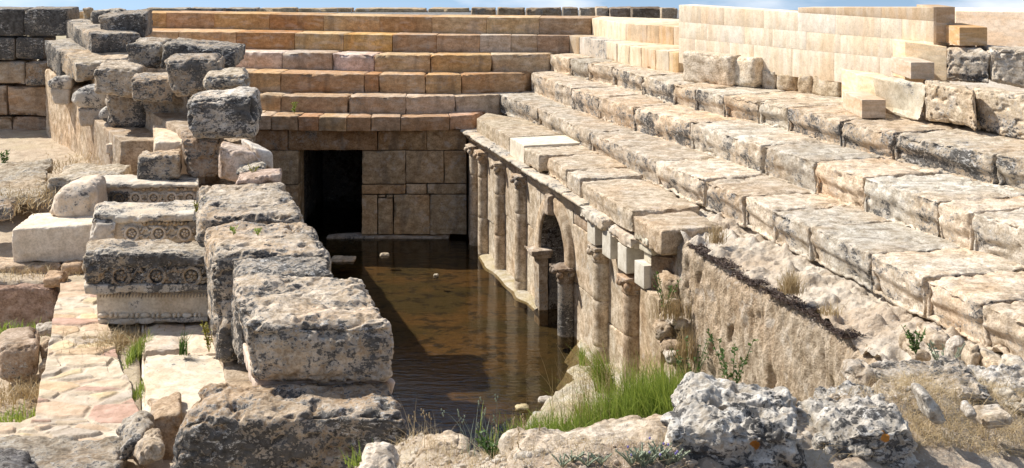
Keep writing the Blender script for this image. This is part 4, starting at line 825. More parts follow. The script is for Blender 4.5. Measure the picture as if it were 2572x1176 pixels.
def leaves(D, x0, x1, y0, y1, n):
    a, b_ = P(x0, y1, D), P(x1, y0, D); h = b_[2] - a[2]; w = (b_[0] - a[0]) / n; gs = []
    for i in range(n):
        cx = a[0] + w * (i + .5)
        gs.append(tube([[cx - w * .35, D, b_[2]], [cx, D - .03, a[2] + h * .1], [cx + w * .35, D, b_[2]]], .010, 5)); gs.append(tube([[cx, D, b_[2]], [cx, D - .03, a[2] + h * .2]], .008, 5))
    return join(gs)
GC = 'carved cornice blocks set along the ruined wall'
# nearest: the big dark one
D = 13.75; t = thing('carved_block', P(365, 820, D), 'largest carved cornice block with black scroll frieze and white bead moulding below', 'carved block', GC)
pb('cornice_slab', 0, 0, 0, 0, D, 0.60, -.25, M_TOP, (.58, .54, .47), .62, parent=t, q=[(205, 636), (531, 640), (531, 666), (206, 690)], r=.05, amp=.025, chip=.08)
pb('frieze_ground', 0, 0, 0, 0, D + .06, 0.60, -.25, M_TOP, (.46, .42, .36), .62, parent=t, q=[(212, 664), (531, 660), (531, 718), (212, 722)], r=.02, amp=.012, chip=.04)
pb('broken_end', 0, 0, 0, 0, D - .01, 0.60, -.25, M_TOP, (.62, .56, .47), .45, parent=t, q=[(205, 650), (268, 655), (262, 716), (205, 722)], r=.09, amp=.045, chip=.12)
pb('fillet', 0, 0, 0, 0, D - .0, 0.60, -.25, M_MARBLE, (.50, .46, .39), .45, parent=t, q=[(205, 716), (528, 714), (528, 732), (212, 742)], r=.02, amp=.012, chip=.04)
pb('fascia', 0, 0, 0, 0, D + .12, 0.60, -.25, M_MARBLE, (.62, .56, .46), .18, parent=t, q=[(242, 736), (524, 728), (524, 808), (245, 818)], r=.012, amp=.006, chip=.02)
obj('scroll_frieze', carved(D + .07, 262, 528, 667, 716, 3, 3), M_TOP, t, (.42, .38, .32), .55)
obj('egg_moulding', eggs(D + .06, 290, 490, 652, 667, 8), M_TOP, t, (.36, .32, .27), .6)
obj('leaf_moulding', leaves(D + .10, 250, 524, 735, 746, 34), M_MARBLE, t, (.36, .31, .25), .4)
obj('bead_moulding', beads(D + .12, 246, 524, 784, 799), M_MARBLE, t, (.64, .58, .48), .1)
pb('base_fillet', 0, 0, 0, 0, D + .08, 0.60, -.25, M_MARBLE, (.58, .52, .43), .35, parent=t, q=[(243, 802), (524, 797), (524, 808), (246, 818)], r=.012, amp=.008, chip=.03)
# second
D = 15.8; t = thing('carved_block', P(365, 610, D), 'middle carved cornice block, pale with a broken left end and worn scrolls', 'carved block', GC)
pb('cornice_slab', 0, 0, 0, 0, D, 0.88, -.25, M_MARBLE, (.62, .57, .48), .40, parent=t, q=[(234, 540), (505, 536), (505, 556), (232, 566)], r=.04, amp=.022, chip=.08)
pb('frieze_ground', 0, 0, 0, 0, D + .06, 0.88, -.25, M_MARBLE, (.60, .54, .45), .28, parent=t, q=[(234, 555), (505, 553), (505, 606), (232, 610)], r=.03, amp=.015, chip=.06)
pb('broken_end', 0, 0, 0, 0, D - .02, 0.88, -.25, M_MARBLE, (.62, .57, .50), .38, parent=t, q=[(231, 540), (300, 548), (292, 608), (229, 610)], r=.09, amp=.045, chip=.12)
obj('scroll_frieze', carved(D + .06, 300, 500, 566, 604, 3, 8), M_MARBLE, t, (.58, .51, .42), .15)
obj('egg_moulding', eggs(D + .05, 355, 468, 556, 567, 6), M_MARBLE, t, (.46, .36, .24), .1)
# third
D = 17.7; t = thing('carved_block', P(365, 535, D), 'upper carved cornice block whose left corner is black, with flowers in its scrolls', 'carved block', GC)
pb('cornice_slab', 0, 0, 0, 0, D, 0.75, -.25, M_MARBLE, (.62, .56, .47), .35, parent=t, q=[(234, 462), (500, 462), (500, 472), (234, 476)], r=.03, amp=.015, chip=.06)
pb('frieze_ground', 0, 0, 0, 0, D + .05, 0.75, -.25, M_MARBLE, (.60, .52, .42), .12, parent=t, q=[(236, 470), (500, 470), (500, 512), (234, 526)], r=.02, amp=.01, chip=.04)
obj('scroll_frieze', carved(D + .05, 320, 500, 482, 511, 4, 18), M_MARBLE, t, (.62, .54, .44), .05)
obj('scroll_frieze', carved(D + .04, 238, 320, 480, 518, 2, 19), M_TOP, t, (.40, .36, .30), .6)
obj('egg_moulding', eggs(D + .05, 330, 498, 471, 480, 8), M_MARBLE, t, (.56, .44, .30), .05)
pb('base_fillet', 0, 0, 0, 0, D + .0, 0.75, -.25, M_MARBLE, (.56, .47, .38), .2, parent=t, q=[(234, 524), (330, 514), (330, 538), (236, 538)], r=.02, amp=.01, chip=.05)
# fourth, farthest
D = 20.9; t = thing('carved_block', P(350, 445, D), 'farthest carved cornice block in cream stone under the blocks, with a dark fretted lower edge', 'carved block', GC)
pb('cornice_slab', 0, 0, 0, 0, D, 0.90, -.25, M_MARBLE, (.66, .55, .43), .06, parent=t, q=[(266, 364), (450, 362), (450, 384), (266, 390)], r=.03, amp=.02, chip=.06)
pb('frieze_ground', 0, 0, 0, 0, D + .06, 0.90, -.25, M_MARBLE, (.62, .51, .40), .06, parent=t, q=[(270, 386), (450, 384), (450, 424), (276, 426)], r=.03, amp=.02, chip=.06)
pb('base_fillet', 0, 0, 0, 0, D + .2, 0.90, -.25, M_MARBLE, (.42, .34, .26), .35, parent=t, q=[(284, 424), (450, 422), (450, 446), (288, 446)], r=.02, amp=.01, chip=.03)
obj('egg_moulding', eggs(D + .04, 272, 345, 380, 400, 4), M_MARBLE, t, (.60, .50, .40), .05)
obj('leaf_moulding', leaves(D + .18, 286, 345, 428, 440, 8), M_MARBLE, t, (.30, .22, .15), .2)
B('loose_block', 0, 0, 0, 0, 18.0, .7, -.2, tint=(.60, .52, .42), lich=.46, q=[(341, 396), (452, 392), (450, 459), (342, 459)], r=.05, amp=.025, chip=.1, label='small block with a black upper half sitting on the upper carved block', group='loose blocks left of the wall')
B('loose_block', 0, 0, 0, 0, 16.35, .95, -.1, tint=(.70, .62, .51), lich=.02, q=[(28, 576), (232, 564), (232, 660), (30, 664)], mat=M_MARBLE, r=.03, amp=.006, chip=.03, wob=.01, label='smooth white rectangular block, cracked near its left end', group='loose blocks left of the wall')
B('loose_block', 0, 0, 0, 0, 16.9, .9, -.1, tint=(.66, .56, .45), lich=.26, q=[(130, 470), (238, 462), (238, 566), (106, 566)], mat=M_MARBLE, back=(.2, 0), r=.19, amp=.04, chip=.06, label='rounded pale block with dark patches standing on the smooth white one', group='loose blocks left of the wall')
B('loose_block', 0, 0, 0, 0, 18.6, 1.2, -.1, tint=(.58, .54, .46), lich=.32, q=[(117, 450), (292, 444), (292, 500), (118, 500)], r=.04, amp=.02, chip=.08, label='low block with a flat grey top behind the rounded pale one', group='loose blocks left of the wall')
B('rock_slab', 0, 0, 0, 0, 18.4, 3.2, -.35, tint=(.48, .44, .37), lich=.38, q=[(-160, 508), (110, 488), (110, 512), (-160, 540)], r=.05, amp=.05, chip=.15, label='wide flat slab of layered grey rock at the left frame edge', cat='rock', group='flat rocks at the left')
B('rock_slab', 0, 0, 0, 0, 17.2, .7, -.35, tint=(.44, .38, .31), lich=.5, q=[(-120, 532), (38, 522), (38, 552), (-120, 566)], r=.06, amp=.04, chip=.12, label='smaller dark rock just in front of the wide flat slab', cat='rock', group='flat rocks at the left')
B('ledge_stone', 0, 0, 0, 0, 16.2, .5, -.2, tint=(.60, .48, .36), lich=.08, q=[(-120, 672), (155, 668), (155, 700), (-120, 703)], mat=M_ROUGH, r=.04, amp=.03, chip=.1, label='long low step of cream stone, left part', cat='stone step', group='low stone steps at the left')
B('ledge_stone', 0, 0, 0, 0, 16.1, .5, -.2, tint=(.62, .50, .38), lich=.08, q=[(157, 668), (208, 666), (208, 700), (157, 703)], mat=M_ROUGH, r=.04, amp=.03, chip=.1, label='short cream step stone touching the largest carved block', cat='stone step', group='low stone steps at the left')
B('ledge_stone', 0, 0, 0, 0, 15.5, .4, -.2, tint=(.60, .46, .33), lich=.05, q=[(106, 700), (160, 695), (158, 722), (108, 724)], mat=M_ROUGH, r=.04, amp=.02, chip=.1, label='single squarish tan stone in front of the low step', cat='stone step', group='low stone steps at the left')
obj('retaining_wall', box_geo(P(-200, 0, 15.7)[0], P(157, 0, 15.7)[0], 15.6, 16.0, 1.7, P(0, 726, 15.6)[2], sp=.03, r=.05, amp=.05, chip=.12, seed=91), M_ROUGH, None, (.50, .36, .29), .10, label='low pinkish brown rubble wall above the sunken area at the left', cat='wall')
tb = thing('stone_edging', P(60, 400, 24), 'irregular line of pale edging stones below the shaded far left wall', 'edging')
ee = np.array([(22, 352, 26.6), (40, 372, 25.6), (62, 398, 24.4), (85, 425, 23.3), (112, 452, 22.2)])
for i in range(4):
    a, b_ = P(*ee[i]), P(*ee[i + 1]); v = np.array([.45, .1, 0]); zz = np.array([0, 0, -.3])
    C = [[[b_ + zz, b_], [a + zz, a]], [[b_ + v + zz, b_ + v], [a + v + zz, a + v]]]
    obj('edging_stone', block_geo(C, sp=.03, r=.06, amp=.04, chip=.12, seed=sd_()), M_ROUGH, tb, vary((.66, .56, .42)), .12)
B('boulder', 0, 0, 0, 0, 13.4, .8, -.3, tint=(.50, .40, .31), lich=.30, q=[(-12, 872), (98, 862), (92, 962), (-8, 976)], mat=M_ROUGH, r=.09, amp=.035, chip=.12, label='squarish brown boulder at the left edge of the frame in the sunken area', cat='rock', group='stones in the sunken area')
B('boulder', 0, 0, 0, 0, 13.6, .4, -.3, tint=(.54, .45, .34), lich=.2, q=[(97, 872), (133, 862), (133, 915), (99, 920)], mat=M_ROUGH, r=.08, amp=.03, chip=.1, label='small upright stone between the brown boulder and the paved strip', cat='rock', group='stones in the sunken area')
B('boulder', 0, 0, 0, 0, 13.3, .3, -.3, tint=(.54, .45, .34), lich=.2, q=[(97, 918), (122, 914), (120, 958), (97, 962)], mat=M_ROUGH, r=.07, amp=.03, chip=.1, label='lower small stone wedged beside the brown boulder', cat='rock', group='stones in the sunken area')
B('boulder', 0, 0, 0, 0, 14.6, .3, -.3, tint=(.52, .48, .42), lich=.3, q=[(82, 828), (140, 822), (140, 842), (84, 848)], mat=M_ROUGH, r=.07, amp=.03, chip=.1, label='flat grey stone behind the brown boulder', cat='rock', group='stones in the sunken area')

# ---------------------------------------------------------------- ground at the left, paving
gx, gy = np.linspace(-17, -2.0, 300), np.linspace(8.2, 30, 440); GX, GY = np.meshgrid(gx, gy)
lim = (np.interp(GY, [9.6, 14, 18.9, 22.5, 29.5], [720, 575, 520, 420, 330]) - CX) / F * GY      # right edge, inside the ruined wall
GX = -17 + (GX + 17) / 15.0 * (lim + 17)
pl = np.interp(GY, [10.6, 11.4, 15.3, 16], [-.46 * 10.6, -.402 * 11.2, -.374 * 15.3, -.375 * 16])    # left edge of the paved strip
pit = np.clip((pl - GX) / .10, 0, 1) * np.clip((15.75 - GY) / .1, 0, 1) * np.clip((GY - 11.15) / .1, 0, 1)
fl = np.stack([GX.ravel(), GY.ravel(), GX.ravel() * 0], 1)
zg = 2.50 + .10 * (fbm(fl * 1.1, 4, 4).reshape(GX.shape) - .5) + .05 * (fbm(fl * 6, 4, 3).reshape(GX.shape) - .5) - .62 * pit + np.clip((GY - 17.0) * .04, 0, .12)
zg = np.where((GX > -.315 * GY + .05) & (GY < 14), zg - .25, zg)
Gp = np.stack([GX, GY, zg], -1)
obj('ground', grid_geo(Gp), G_DIRT, kind='structure', label='dry bare ground left of the ruined wall', cat='ground')
def paving(name, corner, nu, nv, ncell, seed, label):
    """flagstones over a quadrilateral of photo pixels on the ground"""
    q = [G(x, y, 7 - 2.535) for x, y in corner]; u, v = np.meshgrid(np.linspace(0, 1, nu), np.linspace(0, 1, nv))
    Pq = ((1 - u)[..., None] * (1 - v)[..., None] * q[0] + u[..., None] * (1 - v)[..., None] * q[1] + u[..., None] * v[..., None] * q[2] + (1 - u)[..., None] * v[..., None] * q[3])
    f = Pq.reshape(-1, 3); fw = f + .10 * (np.stack([fbm(f * 4, 5, 3), fbm(f * 4, 6, 3), f[:, 0] * 0], 1) - .5); r_ = np.random.RandomState(seed)
    lo, hi = f.min(0), f.max(0); c = np.stack([r_.uniform(lo[0], hi[0], ncell), r_.uniform(lo[1], hi[1], ncell)], 1)
    d = np.sqrt(((fw[:, None, :2] - c[None]) * np.array([.8, 1.5])) ** 2).sum(-1) if False else np.sqrt((((fw[:, None, :2] - c[None]) * np.array([.75, 1.3])) ** 2).sum(-1))
    i1 = d.argmin(1); s = np.sort(d, 1); gap = s[:, 1] - s[:, 0]
    pal = np.array([(.62, .50, .36), (.60, .44, .28), (.66, .56, .42), (.58, .43, .30), (.54, .46, .37), (.66, .53, .33), (.52, .34, .26), (.64, .54, .42)])
    cc = pal[r_.randint(0, 8, ncell)] * r_.uniform(.9, 1.08, (ncell, 1)); tone = cc[i1]; m = np.clip((gap - .015) / .03, 0, 1)[:, None]
    tone = tone * m + np.array([.60, .50, .38]) * (1 - m)
    f = f.copy(); hz = r_.uniform(-.008, .014, ncell)[i1]; f[:, 2] += (hz + .018) * m[:, 0] + .014 * (fbm(f * 9, 3, 4) - .5)
    e_ = np.minimum(np.minimum(u, 1 - u), np.minimum(v, 1 - v)).ravel(); f[:, 0] += .10 * (fbm(f * 2.5, 9, 3) - .5) * (e_ < .2)
    f[:, 2] -= .10 * (e_ < 1e-6)
    obj(name, grid_geo(f.reshape(nv, nu, 3)), M_FLAG, kind='structure', cols=tone, label=label, cat='path')
paving('path', [(82, 1070), (360, 1070), (235, 712), (152, 712)], 110, 330, 120, 3, 'irregular cream and orange flagstone strip')
paving('path', [(-60, 1142), (410, 1142), (360, 1060), (-40, 1060)], 260, 60, 34, 5, 'flagstones crossing at the bottom left')
# big slabs beside the ruined wall, with the thin upright slab edge
obj('marble_slab', block_geo([[[P(364, 1040, 11.2) - [0, 0, .35], P(364, 1035, 11.2)], [P(364, 890, 12.85) - [0, 0, .35], P(364, 888, 12.85)]], [[P(560, 1040, 11.2) - [0, 0, .35], P(590, 1035, 11.2)], [P(590, 890, 12.85) - [0, 0, .35], P(600, 888, 12.85)]]], sp=.02, r=.02, amp=.012, chip=.04, seed=61), M_MARBLE, None, (.66, .58, .46), .18, label='large worn cream slab beside the near blocks, grey stains on its left part', cat='stone slab', group='slabs beside the ruined wall')
obj('marble_slab', block_geo([[[P(364, 890, 12.87) - [0, 0, .3], P(364, 880, 12.87)], [P(364, 800, 14.2) - [0, 0, .3], P(364, 796, 14.2)]], [[P(468, 890, 12.87) - [0, 0, .3], P(462, 868, 13.0)], [P(462, 800, 14.2) - [0, 0, .3], P(462, 796, 14.2)]]], sp=.02, r=.02, amp=.014, chip=.06, seed=62), M_MARBLE, None, (.60, .52, .43), .22, label='grey beige slab with broken front edge at the foot of the largest carved block', cat='stone slab', group='slabs beside the ruined wall')
obj('marble_slab', block_geo([[[P(464, 892, 12.7) - [0, 0, .3], P(464, 886, 12.75)], [P(464, 800, 14.2) - [0, 0, .3], P(464, 800, 14.2)]], [[P(600, 892, 12.7) - [0, 0, .3], P(600, 886, 12.75)], [P(600, 800, 14.2) - [0, 0, .3], P(600, 800, 14.2)]]], sp=.02, r=.02, amp=.02, chip=.08, seed=63), M_MARBLE, None, (.68, .57, .45), .03, label='clean cream mortar slab between the weeds', cat='stone slab', group='slabs beside the ruined wall')
obj('upright_slab', block_geo([[[P(355, 1106, 10.85) - [0, 0, .4], P(355, 1106, 10.85)], [P(356, 815, 13.9) - [0, 0, .4], P(356, 815, 13.9)]], [[P(366, 1106, 10.85) - [0, 0, .4], P(366, 1106, 10.85)], [P(362, 815, 13.9) - [0, 0, .4], P(362, 815, 13.9)]]], sp=.03, r=.008, amp=.004, chip=.01, seed=64), M_MARBLE, None, (.68, .60, .50), .1, label='thin upright white slab edging the dirt strip, seen as a long narrow line', cat='stone slab')
B('stone_step', 0, 0, 0, 0, 10.95, .5, -.3, tint=(.54, .42, .30), lich=.12, q=[(367, 1052), (450, 1040), (450, 1180), (367, 1180)], mat=M_ROUGH, r=.03, amp=.03, chip=.1, label='broken brown front of the cream slab beside the huge bottom block', cat='stone')
B('loose_rock', 0, 0, 0, 0, 10.0, .6, -.3, tint=(.48, .44, .38), lich=.45, q=[(285, 1140), (350, 1105), (392, 1140), (300, 1182)], r=.10, amp=.05, chip=.12, label='dark pointed rock at the foot of the thin upright slab', cat='rock', group='rocks at the bottom left')
B('loose_rock', 0, 0, 0, 0, 9.8, .5, -.3, tint=(.64, .56, .46), lich=.25, q=[(345, 1128), (398, 1110), (424, 1150), (340, 1200)], r=.09, amp=.05, chip=.12, label='pale rough rock wedged against the huge bottom block', cat='rock', group='rocks at the bottom left')
B('rock_slab', 0, 0, 0, 0, 9.4, .95, -.3, tint=(.42, .39, .34), lich=.45, q=[(-80, 1215), (310, 1215), (310, 1290), (-80, 1290)], r=.06, amp=.03, chip=.1, label='flat dark grey rock along the bottom left edge of the frame', cat='rock', group='rocks at the bottom left', dzt=.0)
B('rock_slab', 0, 0, 0, 0, 9.0, .8, -.3, tint=(.16, .16, .17), lich=.7, q=[(-60, 1225), (76, 1235), (80, 1330), (-60, 1330)], r=.12, amp=.03, chip=.1, label='black rounded rock in the bottom left corner', cat='rock', group='rocks at the bottom left')
# core of the ruined wall down to the water
def core(Da, Db, z1, xa0, xa1, xb0, xb1, tag_):
    a0, a1, b0, b1 = P(xa0, 0, Da)[0], P(xa1, 0, Da)[0], P(xb0, 0, Db)[0], P(xb1, 0, Db)[0]
    C = [[[(a0, Da, -.5), (a0, Da, z1)], [(b0, Db, -.5), (b0, Db, z1)]], [[(a1, Da, -.5), (a1, Da, z1)], [(b1, Db, -.5), (b1, Db, z1)]]]
    obj('wall_core', block_geo(C, sp=.08, r=.02, amp=.02, chip=.03, seed=sd_()), M_ROUGH, None, (.50, .41, .31), .15, label=tag_, cat='masonry')
core(9.6, 14.0, 2.62, 640, 965, 520, 745, 'lower masonry of the ruined wall under the near blocks, down to the water')
core(14.0, 18.9, 3.15, 520, 742, 470, 640, 'lower masonry of the ruined wall under the middle blocks')
core(18.9, 22.5, 3.95, 470, 640, 330, 585, 'masonry under the tall blocks beside the back rows')
core(22.5, 29.5, 4.2, 330, 580, 262, 520, 'masonry of the ruined wall at the far end near the back rows')
core(21.95, 27.5, 4.22, 285, 470, 195, 380, 'cream rubble masonry behind the second tier blocks')
core(20.2, 27.5, 3.6, 300, 420, 150, 330, 'masonry behind the worn capitals')

# ---------------------------------------------------------------- foreground terrain
ep = [(700, 1290, 9.3), (860, 1205, 9.2), (950, 1140, 9.15), (1035, 1098, 9.0), (1110, 1112, 8.4), (1180, 1152, 7.7), (1255, 1145, 7.2), (1330, 1130, 7.0), (1500, 1116, 6.9), (1700, 1108, 6.9), (1780, 1085, 7.1), (1900, 1060, 7.3), (2080, 1010, 7.7), (2180, 968, 8.2), (2300, 948, 8.8), (2450, 962, 9.3), (2572, 985, 9.6), (2800, 1010, 9.9)]
E_ = resample([P(*p) for p in ep], 360); bt = [(500, 1560, 7.0), (900, 1520, 6.2), (1280, 1400, 5.6), (1700, 1400, 5.6), (2200, 1400, 5.8), (2700, 1400, 6.2), (3000, 1400, 6.4)]
N2 = resample([P(*p) for p in bt], 360); m = 150; FT = np.zeros((360, m + 14, 3))
for j in range(14):
    f = (13 - j) / 13.; FT[:, j] = E_ + np.array([0, .55 * f ** .7, -2.6 * f ** 1.3])
for j in range(m):
    f = (j + 1) / m; FT[:, 14 + j] = E_ + (N2 - E_) * f; FT[:, 14 + j, 2] += .05 * math.sin(math.pi * min(1, f * 3))
fl = FT.reshape(-1, 3); fl[:, 2] += .10 * (fbm(fl * 2.1, 8, 4) - .5) + .10 * (fbm(fl * 9, 9, 5, .6) - .5); fl[:, 1] += .12 * (fbm(fl * 3.1, 12, 3) - .5)
G_FORE = ground_mat('foreground soil', (.40, .31, .23), (.56, .48, .37), (.26, .19, .14), 5)
FGRID = fl.reshape(360, m + 14, 3).copy()
obj('ground', grid_geo(fl.reshape(360, m + 14, 3)[:, ::-1][::-1]), G_FORE, kind='structure', label='littered dry ground in the foreground', cat='ground')
GF = 'foreground rocks'
def rock(x0, x1, yt, yb, D, depth, tint, lich, label, r=.12, amp=.05, mat=None, q=None, dx=0, group=GF, chip=.12, fr=5.5, pit=.05, wob=.05, name='rock'):
    if depth < .4 and r < .08: chip, pit, wob, fr = .02, .01, .01, 8
    return pb(name, x0, x1, yt, yb, D, depth, dx, mat or M_FORE, tint, lich, label, 'rock', group, q=q, r=r, amp=amp, chip=chip, fr=fr, pit=pit, wob=wob, crag=(.046 if depth >= .4 and amp > .03 else .005), sp=max(.006, D / 3000 * 2.2))
WR = (.72, .70, .66)
rock(0, 0, 0, 0, 7.1, .5, (.72, .69, .63), .36, 'large grey white boulder with a sloping left shoulder in the foreground', q=[(1745, 1030), (2040, 1035), (2045, 1110), (1712, 1105)], r=.10, amp=.06)
rock(0, 0, 0, 0, 6.65, .4, (.72, .69, .63), .44, 'white boulder with black crust and an orange lichen patch at the bottom edge', q=[(1700, 1080), (2030, 1100), (2045, 1240), (1672, 1240)], r=.06, amp=.07)
rock(0, 0, 0, 0, 6.95, .55, (.72, .69, .63), .40, 'rough white and black boulder right of the orange patched one', q=[(2050, 1085), (2290, 1062), (2310, 1190), (2050, 1225)], r=.05, amp=.07)
rock(0, 0, 0, 0, 7.6, .5, (.66, .64, .6), .44, 'knobbly white rock behind the rough foreground boulders', q=[(2085, 1030), (2250, 1015), (2260, 1070), (2075, 1080)], r=.11, amp=.06)
rock(0, 0, 0, 0, 8.6, .35, (.66, .60, .52), .08, 'smooth rounded cream stone resting on the foreground rocks', q=[(2138, 935), (2205, 935), (2205, 982), (2135, 985)], r=.12, amp=.012, chip=.0, wob=.02)
rock(0, 0, 0, 0, 8.5, .7, (.62, .56, .48), .40, 'broad flat rock with dark grey crust below the near seats', q=[(2205, 985), (2470, 985), (2510, 1020), (2210, 1025)], r=.07, amp=.04, dx=.1)
rock(0, 0, 0, 0, 7.4, .25, (.66, .62, .55), .20, 'elongated pale stone leaning on the dry grass', q=[(2308, 990), (2345, 995), (2398, 1075), (2345, 1080)], r=.06, amp=.015)
rock(0, 0, 0, 0, 7.7, .2, WR, .05, 'small white stone between the leaning one and the frame edge', q=[(2432, 1030), (2462, 1030), (2460, 1062), (2430, 1062)], r=.04, amp=.01)
rock(0, 0, 0, 0, 7.8, .25, (.66, .57, .45), .05, 'low cream stone half buried in dry grass near the right edge', q=[(2470, 1050), (2545, 1042), (2548, 1075), (2468, 1082)], r=.05, amp=.02)
rock(0, 0, 0, 0, 9.3, .5, WR, .30, 'white rock at the right frame edge under the last seat block', q=[(2480, 965), (2640, 955), (2640, 1010), (2485, 1005)], r=.12, amp=.04)
rock(0, 0, 0, 0, 8.6, .4, (.66, .60, .50), .15, 'small rock at the right frame edge in the dry grass', q=[(2540, 1020), (2600, 1010), (2600, 1040), (2545, 1042)], r=.06, amp=.03)
rock(0, 0, 0, 0, 8.1, .45, (.66, .55, .42), .10, 'flat cream stone on the ground near the huge bottom block', q=[(1032, 1128), (1150, 1128), (1172, 1160), (1040, 1165)], r=.07, amp=.03, back=None) if False else pb('rock', 0, 0, 0, 0, 8.1, .35, 0, M_ROUGH, (.66, .55, .42), .08, 'flat cream stone on the ground near the huge bottom block', 'rock', GF, q=[(1040, 1130), (1150, 1122), (1185, 1162), (1035, 1168)], r=.07, amp=.03, sp=.008)
pb('rock', 0, 0, 0, 0, 7.0, .3, 0, M_TOP, WR, .35, 'white crusted stone at the bottom edge right of the huge block', 'rock', GF, q=[(905, 1168), (985, 1160), (1010, 1220), (900, 1220)], r=.06, amp=.03, sp=.008)
pb('rock_ledge', 0, 0, 0, 0, 6.75, .45, 0, M_TOP, (.66, .60, .52), .28, 'long pale rock ledge along the bottom in front of the green grass', 'rock', GF, q=[(1262, 1162), (1720, 1130), (1720, 1200), (1262, 1240)], r=.06, amp=.05, sp=.009, fr=5, back=(0, 0))
# rubble under the nearest seat blocks
for i, (x0, x1, yt, yb, D, tn, li, lb) in enumerate([(2335, 2400, 842, 885, 11.6, (.66, .56, .44), .15, 'cream rubble stone tucked under the near seat blocks, farthest'), (2395, 2440, 870, 940, 11.2, (.62, .58, .52), .35, 'upright grey rubble stone under the near seat blocks'), (2440, 2482, 885, 970, 10.9, (.56, .47, .36), .12, 'brownish rubble stone right of the upright grey one'), (2482, 2560, 912, 965, 10.6, (.68, .58, .44), .12, 'cream rubble stone under the last seat block'),
                                         (2380, 2450, 945, 985, 10.4, (.66, .56, .43), .1, 'low cream rubble stone in front of the upright grey one'), (2545, 2620, 930, 985, 10.2, (.66, .60, .50), .2, 'rubble stone at the right frame edge under the last seat block'), (2290, 2340, 880, 915, 11.4, (.62, .52, .40), .1, 'small rubble stone beside the leafy weed')]):
    pb('rubble_stone', x0, x1, yt, yb, D, .5, .1, M_ROUGH, tn, li, lb, 'stone', 'rubble under the near seats', r=.09, amp=.045, chip=.12, fr=4)
# crumbling corner between colonnade and earth wall
cs = [(1668, 1712, 700, 760, 17.0, (.54, .45, .34)), (1680, 1730, 755, 800, 16.9, (.60, .52, .42)), (1655, 1700, 790, 830, 17.0, (.48, .39, .29)), (1690, 1736, 808, 838, 16.6, (.62, .57, .50)), (1648, 1700, 830, 872, 16.8, (.46, .37, .27)), (1672, 1725, 865, 900, 16.6, (.50, .40, .30)), (1680, 1720, 898, 925, 16.4, (.62, .57, .50)), (1690, 1745, 925, 985, 16.4, (.48, .40, .30)), (1700, 1720, 640, 705, 17.2, (.58, .48, .36))]
cl_ = ['topmost tan', 'second pale', 'brown left hand', 'white capped', 'brown', 'reddish', 'small white', 'lowest dark', 'tall thin cream']
for (x0, x1, yt, yb, D, tn), nm in zip(cs, cl_):
    pb('rubble_stone', x0, x1, yt, yb, D, .6, -.1, M_ROUGH, tn, .15, nm + ' stone in the crumbling corner between colonnade and earth wall', 'stone', 'stones in the crumbling corner', r=.1, amp=.05, chip=.12, fr=4)
solid('masonry', [(2.05, 17.6), (2.75, 17.3), (3.4, 19.5), (2.6, 20)], -.3, 2.35, M_EARTH, 'earth core behind the crumbling corner', 'masonry', (.46, .37, .28))

# stones in the water
for x, y, w, lb, tn in [(862, 652, 60, 'pale flat stone breaking the water beside the ruined wall', (.62, .54, .42)), (966, 641, 24, 'tiny pale stone in the far part of the pool', (.6, .54, .44)), (1095, 693, 12, 'speck of stone in the middle of the pool', (.5, .45, .35)), (1312, 1024, 34, 'small oval stone in the shallow near water', (.56, .48, .30)), (1372, 1005, 40, 'grey stone at the edge of the bank', (.58, .56, .52)), (1352, 1042, 30, 'second grey stone at the edge of the bank', (.48, .50, .46))]:
    c = G(x, y, 7.0); s = c[1] / 3000 * w / 2
    C = [[[(c[0] + i * s, c[1] + j * s * .8, -.06 + k * .10) for k in (0, 1)] for j in (-1, 1)] for i in (-1, 1)]
    obj('pool_stone', block_geo(C, sp=s / 8, r=s * .5, amp=s * .18, chip=0, seed=sd_(), fr=2.2 / s, wob=s * .1), M_ROUGH, None, tn, .2, label=lb, cat='stone', group='stones in the pool')
# ---------------------------------------------------------------- plants
def blades(bases, hmin, hmax, lean, w, seed, bias=(0, 0), segs=4):
    r_ = np.random.RandomState(seed); n = len(bases); bases = np.array(bases); h = r_.uniform(hmin, hmax, n); a = r_.uniform(0, 6.283, n); ln = np.abs(r_.normal(0, lean, n)) * h
    dirx = np.cos(a) * ln + bias[0] * h; diry = np.sin(a) * ln + bias[1] * h; wa_ = r_.uniform(0, 6.283, n)
    V = np.zeros((n, segs + 1, 2, 3))
    for k in range(segs + 1):
        t = k / segs; c = bases + np.stack([dirx * t ** 1.8, diry * t ** 1.8, h * (t - .22 * t * t * np.minimum(1, ln / h * 1.5))], 1)
        ww = w * (1 - t) ** .7 + w * .08
        o = np.stack([np.cos(wa_) * ww, np.sin(wa_) * ww, np.zeros(n)], 1) * .5; V[:, k, 0] = c - o; V[:, k, 1] = c + o
    idx = np.arange(n * (segs + 1) * 2).reshape(n, segs + 1, 2)
    Q = np.stack([idx[:, :-1, 0], idx[:, :-1, 1], idx[:, 1:, 1], idx[:, 1:, 0]], -1).reshape(-1, 4)
    return V.reshape(-1, 3), Q
def disc(c, rx, ry, n, seed, gauss=True):
    r_ = np.random.RandomState(seed); p = r_.normal(0, .5, (n, 2)) if gauss else r_.uniform(-1, 1, (n, 2))
    return np.stack([c[0] + p[:, 0] * rx, c[1] + p[:, 1] * ry, np.full(n, c[2])], 1)
